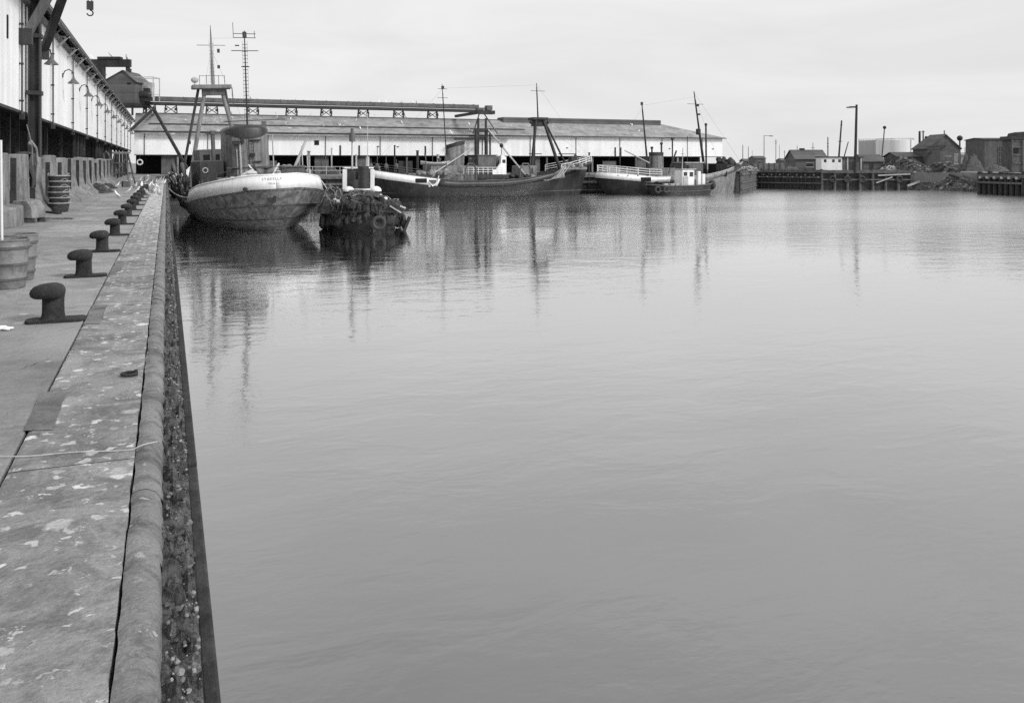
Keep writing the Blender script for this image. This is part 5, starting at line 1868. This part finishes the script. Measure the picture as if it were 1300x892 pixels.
m.build('loose_timber', M['pale_timber'], t)
t, ln = jetty('timber_jetty', 'heavy dark piled jetty at the right edge of the dock', J3(5), J3(6), QZ + .1, 1.25, .38, True, 'tar', walers=((QZ - .35, .5), (1.9, .3)))
for i in range(6):
    MB().box(ln * (i + .3) / 6, ln * (i + .6) / 6, -.85, -.40, 2.5, 2.9).build('fender_block', M['pale_timber'], t)
jetty('timber_jetty', 'piled timber jetty running out of the picture on the right', J3(6), J3(7), QZ + .1, 1.4, .38, True, 'tar', walers=((QZ - .35, .5),))

# loose pale timber along the jetty top, fence behind
m = MB()
rnd = random.Random(9)
# rubble bank
A, B = at(1150, 163, z=0), at(1248, 150, z=0)
rows = []
for i in range(60):
    s = i / 59
    row = []
    for j in range(22):
        q = j / 21
        p = A.lerp(B, s) + Vector((SA, CA, 0)) * (q * 17 - 1.5)
        z = -.5 + 4.3 * min(1, q * 1.7) ** .75
        w = .5 * noise.noise(Vector((p.x * .35, p.y * .35, 2))) + .35 * noise.noise(Vector((p.x * .9, p.y * .9, 7))) + .2 * noise.noise(Vector((p.x * 2.3, p.y * 2.3, 3)))
        bump = 3.6 * math.exp(-((s - .28) / .2) ** 2 - ((q - .6) / .3) ** 2) + 1.8 * math.exp(-((s - .80) / .12) ** 2 - ((q - .6) / .25) ** 2)
        z += w * 1.3 * (q > .02) + bump * .55
        if j == 0:
            z = -1
        row.append((p.x, p.y, z))
    rows.append(row)
struct(MB().grid(rows).build('rubble_bank', M['rubble'], smooth=False))
m = MB()
for i in range(420):
    s, q = rnd.random(), rnd.random() ** .8
    r_ = rows[int(s * 59)][int(q * 21)]
    if q * 21 < 1:
        continue
    m.rock((r_[0], r_[1], r_[2] + .05), rnd.choice((.12, .18, .25, .4)), i + 500, 1.2, 1, .8, 7, 5)
o = m.build('rubble_stones', M['rock'])
o['kind'] = 'stuff'
tag(o, 'broken stones and brick rubble tipped down the bank to the water', 'rubble')
for k, (a, b, w_, h_, mt, lab) in enumerate((
        ((1152, 161, 236), (1180, 161, 226), .3, .35, 'pale_timber', 'pale baulk of timber leaning at the left foot of the rubble bank'),
        ((1205, 157, 222), (1242, 153, 234), .35, .4, 'tar', 'long dark baulk lying slantwise on the right of the rubble bank'),
        ((1194, 160, 221), (1206, 158, 226), 1.6, .12, 'palesteel', 'pale sheet of scrap metal on the upper rubble bank'),
        ((1199, 158, 231), (1212, 157, 227), 1.4, .12, 'midsteel', 'bent grey scrap plate near the middle of the rubble bank'),
        ((1178, 160, 219), (1200, 160, 213), .4, .5, 'tar', 'dark timber baulk along the top of the rubble in front of the brick house'))):
    o = MB().beam(at(a[0], a[1], py=a[2]), at(b[0], b[1], py=b[2]), w_, h_).build('scrap_timber' if 'baulk' in lab else 'scrap_plate', M[mt])
    tag(o, lab, 'timber' if 'baulk' in lab else 'scrap metal')


proto_ = None
for i in range(16):
    s_, q_ = rnd.random(), rnd.uniform(.15, .75)
    r_ = rows[int(s_ * 59)][int(q_ * 21)]
    if proto_ is None:
        proto_ = MB().beam((-1.3, 0, 0), (1.3, 0, .1), .16, .2).build('scrap_timber', M['timber'])
        tag(proto_, 'short broken timber strewn among the stones of the rubble bank', 'timber', 'broken timbers on the rubble bank')
        o = proto_
    else:
        o = dup(proto_)
    o.location = (r_[0], r_[1], r_[2] + .25)
    o.rotation_euler = (rnd.uniform(-.2, .2), rnd.uniform(-.5, .5), rnd.uniform(0, 3))
    o.scale = (rnd.uniform(.6, 1.5),) + (1, 1)


# ------------------------------------------------------------------ buildings on the right bank
def facing(p):
    """rotation that turns local -y to the camera"""
    return math.atan2(p.y, p.x) - PI / 2


def house(name, lab, px0, px1, depth, top, eave, length, mw, mr, gable_front=False, rz=None, z0=QZ - .05, wins=(), cat='shed', door=None, ridge=.5, over=.25):
    c = at((px0 + px1) / 2, depth, z=z0)
    wd = (px1 - px0) / F * depth
    ez = CAMZ - (eave - 207) / F * depth - z0
    tz = CAMZ - (top - 207) / F * depth - z0
    t = thing(name, lab, cat, c, (-YAW if rz is None else rz))
    h = wd / 2
    if gable_front:
        rx = -h + wd * ridge
        MB().prism([(-h, 0), (h, 0), (h, ez), (rx, tz), (-h, ez)], 0, length, 'xz').build('wall', M[mw], t)
        m = MB()
        for a, b in (((-h - over, ez - over * .5), (rx, tz)), ((rx, tz), (h + over, ez - over * .5))):
            m.prism([(a[0], a[1] + .01), (b[0], b[1] + .01), (b[0], b[1] + .22), (a[0], a[1] + .22)], -over, length + over, 'xz')
        m.build('roof', M[mr], t)
    else:
        MB().prism([(0, 0), (length, 0), (length, ez), (length / 2, tz), (0, ez)], -h, h, 'yz').build('wall', M[mw], t)
        m = MB()
        for a, b in (((-over, ez - over * .4), (length / 2, tz)), ((length / 2, tz), (length + over, ez - over * .4))):
            m.prism([(a[0], a[1] + .01), (b[0], b[1] + .01), (b[0], b[1] + .18), (a[0], a[1] + .18)], -h - over, h + over, 'yz')
        m.build('roof', M[mr], t)
    for (a, b, za, zb, mt) in wins:
        w_ = MB().box(-h + wd * a, -h + wd * b, -.03, .05, za, zb).build('window', M[mt], t)
        MB().box(-h + wd * a - .12, -h + wd * b + .12, -.09, -.035, za - .16, za - .01).box(-h + wd * a - .12, -h + wd * b + .12, -.07, -.035, zb + .01, zb + .12).build('window_frame', M['palesteel'], w_)
    if door:
        MB().box(-h + wd * door[0], -h + wd * door[1], -.05, .06, 0, door[2]).build('door', M['tar'], t)
    return t, wd, ez, tz


t, wd, ez, tz = house('boat_shed', 'grey gabled boat shed with dark slate roof left of the white hut', 1010, 1050, 176, 191, 202, 6.5, 'slate', 'slate', wins=((.35, .55, 1.0, 1.7, 'glass'),), door=(.62, .82, 2.0))
MB().box(-wd * .2, -wd * .05, 3.0, 3.6, tz - .3, tz + .5).build('roof_vent', M['steel'], t)
t = thing('dock_hut', 'low white flat roofed dock hut behind the lamp post', 'hut', at(1069, 168, z=QZ), -YAW)
hw = 52 / F * 168 / 2
MB().box(-hw, hw * .0, 0, 3.2, 0, 2.75).build('white_wall', M['hullwhite'], t)
MB().box(.003, hw, .1, 3.2, 0, 2.75).build('grey_wall', M['midsteel'], t)
MB().box(-hw - .15, hw + .25, -.2, 3.4, 2.76, 2.98).build('roof', M['roofdark'], t)
for x in (-hw * .82, -hw * .42, -hw * .12, hw * .78):
    w_ = MB().box(x - .24, x + .24, -.03 if x < 0 else .07, .1 if x < 0 else .2, 1.85, 2.4).build('window', M['glass'], t)
m = MB()
for x in (hw * .27, hw * .93):
    m.box(x - .12, x + .12, -.05, .09, 0, 2.75)
m.build('post', M['palesteel'], t)
MB().box(hw * .38, hw * .72, .06, .12, 0, 2.1).build('door', M['tar'], t)
house('tool_shed', 'small dark shed with a pitched roof between the white hut and the tanks', 1096, 1122, 172, 197, 205, 5, 'slate', 'slate', door=(.3, .5, 1.7))
t, wd, ez, tz = house('brick_store', 'low dark brick store with one white framed window beside the chimneys', 1139, 1176, 170, 194, 199, 6, 'brick', 'roofdark', wins=((.10, .47, 1.8, 2.9, 'brick'),), door=(.5, .72, 1.9), cat='store')
t, wd, ez, tz = house('brick_house', 'tall dark brick gable house above the rubble bank', 1177, 1219, 168, 171.5, 189, 6, 'brick', 'slate', gable_front=True, ridge=.55,
                      wins=((.24, .36, 2.6, 3.6, 'glass'), (.56, .72, 2.0, 3.0, 'midsteel'), (.82, .93, 1.6, 3.4, 'barrier')), cat='house', rz=-YAW - .0)
MB().bar((wd * .05, .4, tz - .2), (wd * .05, .4, tz + .9), .10, n=8).build('finial', M['steel'], t)
m = MB().bar((-wd * .62, -.5, 4.9), (wd * .05, -.5, 5.1), .10, n=8).bar((wd * .02, -.5, 5.05), (-wd * .2, -.5, 3.9), .07, n=6)
m.build('wall_pipe', M['steel'], t)
MB().prism([(-wd * .72, .2), (-wd * .2, .2), (-wd * .2, 4.4), (-wd * .42, 4.0)], -1.2, -.1, 'xz').build('lean_to', M['sack'], t)
t, wd, ez, tz = house('factory', 'flat roofed brick factory with a tall gridded window near the right edge', 1250, 1290, 190, 175.5, 177, 8, 'brick', 'roofdark', cat='factory')
gw = MB().box(-wd * .5 + wd * .42, wd * .47, -.04, .05, 1.6, 5.4).build('window', M['glass'], t)
m = MB()
for i in range(9):
    x = -wd * .5 + wd * .42 + (wd * .55) * i / 8
    m.box(x - .06, x + .06, -.1, -.045, 1.6, 5.4)
for z in (1.6, 2.9, 4.2, 5.4):
    m.box(-wd * .08, wd * .47, -.13, -.1, z - .07, z + .07)
m.build('glazing_bars', M['midsteel'], gw)
# derelict shed
t = thing('derelict_shed', 'dark derelict timber building with a broken roof at the right edge', 'building', at(1296, 160, z=QZ - .05), -YAW)
MB().box(-1.6, 3.2, 0, 3.2, 0, 6.0).build('wall', M['brick'], t)
rows = []
m = MB().prism([(-2.2, 6.05), (3.6, 6.05), (3.4, 7.0), (2.4, 7.6), (1.2, 7.1), (.8, 7.55), (-.4, 7.3), (-.7, 6.6), (-1.9, 6.7)], -.3, 3.4, 'xz')
m.build('broken_roof', M['tar'], t)
m = MB()
for z in (1.6, 3.1, 4.6, 5.7):
    m.box(-1.9, 3.2, -.14, -.02, z, z + .2)
for x in (-1.7, .3, 2.2):
    m.box(x - .12, x + .12, -.28, -.145, 0, 6.2)
m.build('timber_framing', M['timber'], t)
for i, x in enumerate((-.9, 1.3)):
    MB().box(x - .5, x + .5, -.03, .05, 3.5, 4.5).build('window', M['void'], t)
# storage tanks
for (px, d, r_, topy, lab) in ((1113, 470, 9.2, 178.5, 'pale oil storage tank, the left and farther of the pair'), (1136, 440, 8.9, 178, 'white oil storage tank, the right and nearer of the pair')):
    p = at(px, d, z=QZ - .1)
    hh = CAMZ - (topy - 207) / F * d - QZ
    t = thing('storage_tank', lab, 'tank', p, group='oil tanks beyond the dock')
    MB().lathe([(r_, 0), (r_, hh), (r_ * .97, hh + .05), (.1, hh + .5)], n=48).build('tank_shell', M['tankgrey' if 'left' in lab else 'tank'], t, smooth=True)
    m = MB()
    for i in range(32):
        a = 2 * PI * i / 32
        m.bar((r_ * math.cos(a), r_ * math.sin(a), hh), (r_ * math.cos(a), r_ * math.sin(a), hh + .8), .04, n=5)
    m.torus((0, 0, hh + .8), r_, .05, 'z', 48, 5)
    m.build('top_rail', M['midsteel'], t)
    m = MB()
    a = -PI / 2 + .15
    for da in (-.03, .03):
        m.bar(((r_ + .12) * math.cos(a + da), (r_ + .12) * math.sin(a + da), 0), ((r_ + .12) * math.cos(a + da), (r_ + .12) * math.sin(a + da), hh + 1), .06, n=5)
    m.build('ladder', M['midsteel'], t)
# boundary wall & low buildings on the horizon
A, B = at(956, 205, z=QZ - .1), at(1012, 196, z=QZ - .1)
d = B - A
t = thing('boundary_wall', 'long pale boarded boundary wall behind the jetty head', 'wall', A, math.atan2(d.y, d.x))
ln = d.length
MB().box(0, ln, -.08, .08, 0, 1.75).build('boarding', M['barrier'], t)
for i in range(9):
    MB().box(ln * i / 8 - .12, ln * i / 8 + .12, -.2, -.085, 0, 1.85).build('wall_post', M['midsteel'], t)
for k, (x0, x1, d, y0, lab) in enumerate(((959, 972, 330, 198.5, 'small dark hut on the skyline behind the boundary wall'), (993, 1010, 380, 201.5, 'long low dark building on the skyline right of the telegraph poles'),
                                         (945, 957, 420, 202, 'low dark building on the skyline above the trawler bow'), (1150, 1166, 400, 199, 'low shed on the skyline right of the oil tanks'),
                                         (1222, 1234, 330, 194, 'small pale house on the skyline right of the brick house'), (1235, 1247, 320, 196.5, 'pale house with white gable beside the factory'))):
    house('far_building', lab, x0, x1, d, y0, y0 + 2.6, 9, 'palesteel' if 'pale' in lab else 'brick', 'slate' if 'pale' not in lab else 'roof', wins=((.3, .5, 1.2, 2.4, 'glass'),), cat='building')


def pole(px, d, top, lab, arm=None, r0=.12, lean=0, cat='pole', name='telegraph_pole', mt='timber', bars=(), lamp=False, ball=0, base=None):
    p = at(px, d, z=QZ - .05) if base is None else at(px, d, py=base)
    q = at(px + lean, d, py=top)
    t = thing(name, lab, cat, p, -YAW)
    rot = Matrix.Rotation(YAW, 3, 'Z')
    e = rot @ (q - p)
    MB().bar((0, 0, 0), e, r0, r0 * .7, 8).build('shaft', M[mt], t, smooth=True)
    k = d / F
    for f_, half in bars:
        c = e * f_
        MB().box(c.x - half * k, c.x + half * k, c.y - .06, c.y + .06, c.z - .06, c.z + .06).build('cross_arm', M[mt], t)
    if arm:
        c = e * arm[1]
        MB().bar(c, (c.x + arm[0] * k, 0, c.z), r0 * .5, n=6).build('lamp_arm', M[mt], t)
        MB().cbox((c.x + arm[0] * k, 0, c.z - .08), .9, .35, .22).build('lamp_head', M['midsteel'], t)
    if ball:
        MB().ball(e, ball, n=10, m=8).build('lamp_globe', M['steel'], t, smooth=True)
    return t


pole(1085.5, 160, 133, 'tall dark lamp post with one arm standing on the jetty before the white hut', arm=(-9.5, .965), r0=.30, cat='lamp post', name='lamp_post', mt='steel', lean=2)
pole(970, 235, 172, 'lamp standard with an arm to the right behind the boundary wall', arm=(9, .99), cat='lamp post', name='lamp_post', mt='midsteel')
pole(985, 260, 177, 'telegraph pole behind the boundary wall, tallest without an arm', bars=((.93, 1.6), (.86, 1.3)))
pole(943, 300, 184, 'left one of two bare poles above the grey trawler bow', r0=.16)
pole(950, 320, 186, 'right one of two bare poles above the grey trawler bow', r0=.14)
pole(996, 280, 191, 'short pole with a crossarm left of the grey boat shed', bars=((.9, 1.5),))
pole(989.5, 340, 184, 'thin distant pole beside the tallest telegraph pole', r0=.1)
pole(955, 380, 191, 'thin far pole just right of the trawler bow', r0=.1)
pole(1012, 260, 185, 'pole rising behind the left gable of the grey boat shed', r0=.12)
pole(1032, 250, 181, 'pole with one crossarm rising behind the roof of the boat shed', bars=((.8, 2.4),))
pole(1051, 210, 174, 'thick telegraph pole between the boat shed and white hut', r0=.18, bars=((.8, 1.2), (.7, 1.2)))
pole(1064, 186, 153, 'leaning dark ship mast showing above the white hut', r0=.22, lean=4.5, name='ship_mast', cat='mast', mt='steel', bars=((.55, 2.5), (.9, 1.5)), base=212)
pole(1070, 186, 180, 'short raking boom right of the leaning ship mast', r0=.14, lean=7, name='derrick_boom', cat='boom', mt='steel', base=205)
pole(1118, 178, 162, 'tall leaning pole with a ball top in front of the oil tanks', r0=.16, lean=5, ball=.35)
pole(1167.5, 176, 166.5, 'left tall pipe chimney beside the brick house', r0=.30, name='pipe_chimney', cat='chimney', mt='steel')
pole(1172, 178, 166, 'right thin pipe chimney with a side bar beside the brick house', r0=.2, name='pipe_chimney', cat='chimney', mt='midsteel', bars=((.97, 2.2),))
pole(1176, 174, 175, 'short capped pipe chimney nearest to the brick house roof', r0=.2, name='pipe_chimney', cat='chimney', mt='midsteel', ball=.35)
pole(1218.5, 172, 175.5, 'dark lamp standard with a round globe right of the brick house', r0=.2, name='lamp_post', cat='lamp post', mt='steel', ball=.55)
pole(1225, 260, 187, 'thin far pole between the brick house and factory', r0=.12)

# clutter on the right bank: heaps and boats as low dark shapes
for k, (px, d, rx, rz_, lab) in enumerate(((1233, 158, 2.6, 2.6, 'dark scrap heap between the brick house and the factory'), (1266, 150, 2.4, .9, 'low dark scrap pile behind the right piled jetty'),
                                           (1128, 166, 2.0, .9, 'pale heap under canvas on the jetty below the oil tanks'), (1004, 172, 2.0, .7, 'low pile of nets on the jetty left of the boat shed'), (951, 158, 2.2, .9, 'mottled net pile on the slatted jetty head'))):
    heap('scrap_heap' if 'scrap' in lab else 'net_heap', lab, 'heap', at(px, d, z=QZ + .2), rx, rx * .6, rz_, 30 + k, M['rubble'] if k in (2, 4) else M['sack'], 24, M['rope'] if k in (2, 4) else M['darkrope'], .05)

# ================================================================== GULLS
TILT = .50


def gull_mesh(name, wings=False):
    m = MB()
    # one continuous body from bill to tail
    st = [(-.26, .010, .012, .13), (-.20, .035, .018, .135), (-.12, .055, .045, .15), (-.02, .075, .070, .165), (.07, .070, .075, .18), (.13, .048, .055, .215), (.165, .038, .040, .255),
          (.19, .042, .042, .285), (.225, .034, .034, .288), (.25, .014, .014, .28), (.285, .008, .009, .27)]
    n = 10
    vs = []
    for y, rx, rz_, z in st:
        for i in range(n):
            a = 2 * PI * i / n
            vs.append((rx * 1.35 * math.cos(a), y * .78, z + rz_ * math.sin(a) + TILT * y))
    m.add(vs, [(j * n + i, j * n + (i + 1) % n, (j + 1) * n + (i + 1) % n, (j + 1) * n + i) for j in range(len(st) - 1) for i in range(n)] + [tuple(range(n)), tuple(range((len(st) - 1) * n, len(st) * n))])
    return m


def gull(lab, loc, rz, group, sc=1.0, parts=True):
    global GPROTO
    t = thing('gull', lab, 'gull', loc, rz, group)
    t.scale = (sc, sc, sc)
    gull_mesh('body').build('body', M['feather'], t, smooth=True)
    for s in (-1, 1):
        m = MB()
        rows = []
        for j in range(9):
            y = .08 - .33 * j / 8
            hh = .055 * math.sin(PI * min(1, (j + .6) / 8.6)) + .006
            rows.append([(s * (.100 - .02 * abs(j - 3) / 5 - .05 * (j > 5) * (j - 5) / 3), y, .175 + k * hh - .03 * j / 8 + TILT * y) for k in (-1, -.3, .4, 1)])
        m.grid(rows)
        m.build('wing', M['greyfeather'], t, smooth=True, solid=.012)
        MB().bar((s * .025, .0, 0), (s * .03, -.01, .11), .006, n=5).cbox((s * .025, .02, .004), .03, .05, .006).build('leg', M['beak'], t)
    MB().bar((0, .25, .28 + TILT * .25), (0, .315, .268 + TILT * .3), .010, .003, 6).build('bill', M['beak'], t)
    return t


g_spots = [(150, 252), (163, 246), (172, 239), (176, 234), (180, 237), (186, 232), (184, 244), (190, 238), (196, 246), (201, 241), (205, 235), (194, 230), (199, 228), (207, 229), (188, 226), (168, 231), (149, 238), (159, 236), (178, 230), (183, 241), (192, 235), (198, 233), (203, 230), (187, 249), (209, 234), (196, 239), (174, 246), (202, 248)]
g0 = None
for i, (px, py) in enumerate(g_spots):
    d = 1.7 * F / (py - 207)
    lab = 'white and grey gull standing in the flock on the far end of the quay'
    if g0 is None:
        g0 = gull(lab, at(px, d, z=QZ + .004), 1.1, 'gulls standing on the quay', .9)
    else:
        dup(g0, loc=at(px, d, z=QZ + .006), rz=random.uniform(-3, 3))
rnd = random.Random(21)
r0_ = None
for i in range(46):
    if i < 34:
        y = rnd.uniform(.3, 8.5) if i > 8 else 10.05
        x = rnd.uniform(2, 55) if i < 28 else rnd.uniform(55, 90)
        loc = (FU0 + x, FY + y, QZ + WE + (y + .5) * (RZ - WE) / 10.5 + .05 + (.13 if i <= 8 else 0))
        if i <= 8 and x < 61:
            loc = (FU0 + x, FY + 10.0, QZ + RZ + .15)
        lab = 'white gull perched on the grey roof of the far transit shed'
        grp = 'gulls on the far shed roof'
    else:
        x = rnd.uniform(6, 50)
        loc = (gx0 + x, GY, QZ + g1 + .05)
        lab = 'gull perched along the top of the conveyor gantry hood'
        grp = 'gulls on the gantry'
    if r0_ is None:
        r0_ = thing('gull', lab, 'gull', loc, 0, grp)
        gull_mesh('body').build('body', M['feather'], r0_, smooth=True)
        r0_.scale = (1.1,) * 3
    else:
        c = dup(r0_, loc=loc, rz=rnd.uniform(-3, 3))
        c['label'] = lab
        c['group'] = grp
for i, (dx, lab) in enumerate(((-.8, 'gull on the left end of the roof crane arm'), (.9, 'gull standing midway along the roof crane arm'), (2.4, 'gull on the right end of the roof crane arm'))):
    b_ = bpy.data.objects['roof_crane']
    p = Vector(b_.location) + Matrix.Rotation(-YAW, 3, 'Z') @ Vector((dx, 0, 3.36 if i != 1 else 3.59))
    c = dup(r0_, loc=p, rz=1 + i)
    c['label'] = lab
    c['group'] = 'gulls on the roof crane'
# one gull on the wing above the dock
t = thing('gull', 'lone gull on the wing in front of the far shed', 'gull', at(573, 100, py=170), .6)
gull_mesh('body').build('body', M['feather'], t, smooth=True)
for s in (-1, 1):
    MB().grid([[(s * x, y0 - .02 * x, .19 + .25 * x - .28 * x * x), (s * x, y1, .18 + .25 * x - .28 * x * x)] for x, y0, y1 in ((.05, -.07, .09), (.25, -.05, .12), (.45, -.09, .08), (.68, -.16, -.10))]).build('wing', M['feather'], t, smooth=True, solid=.01)
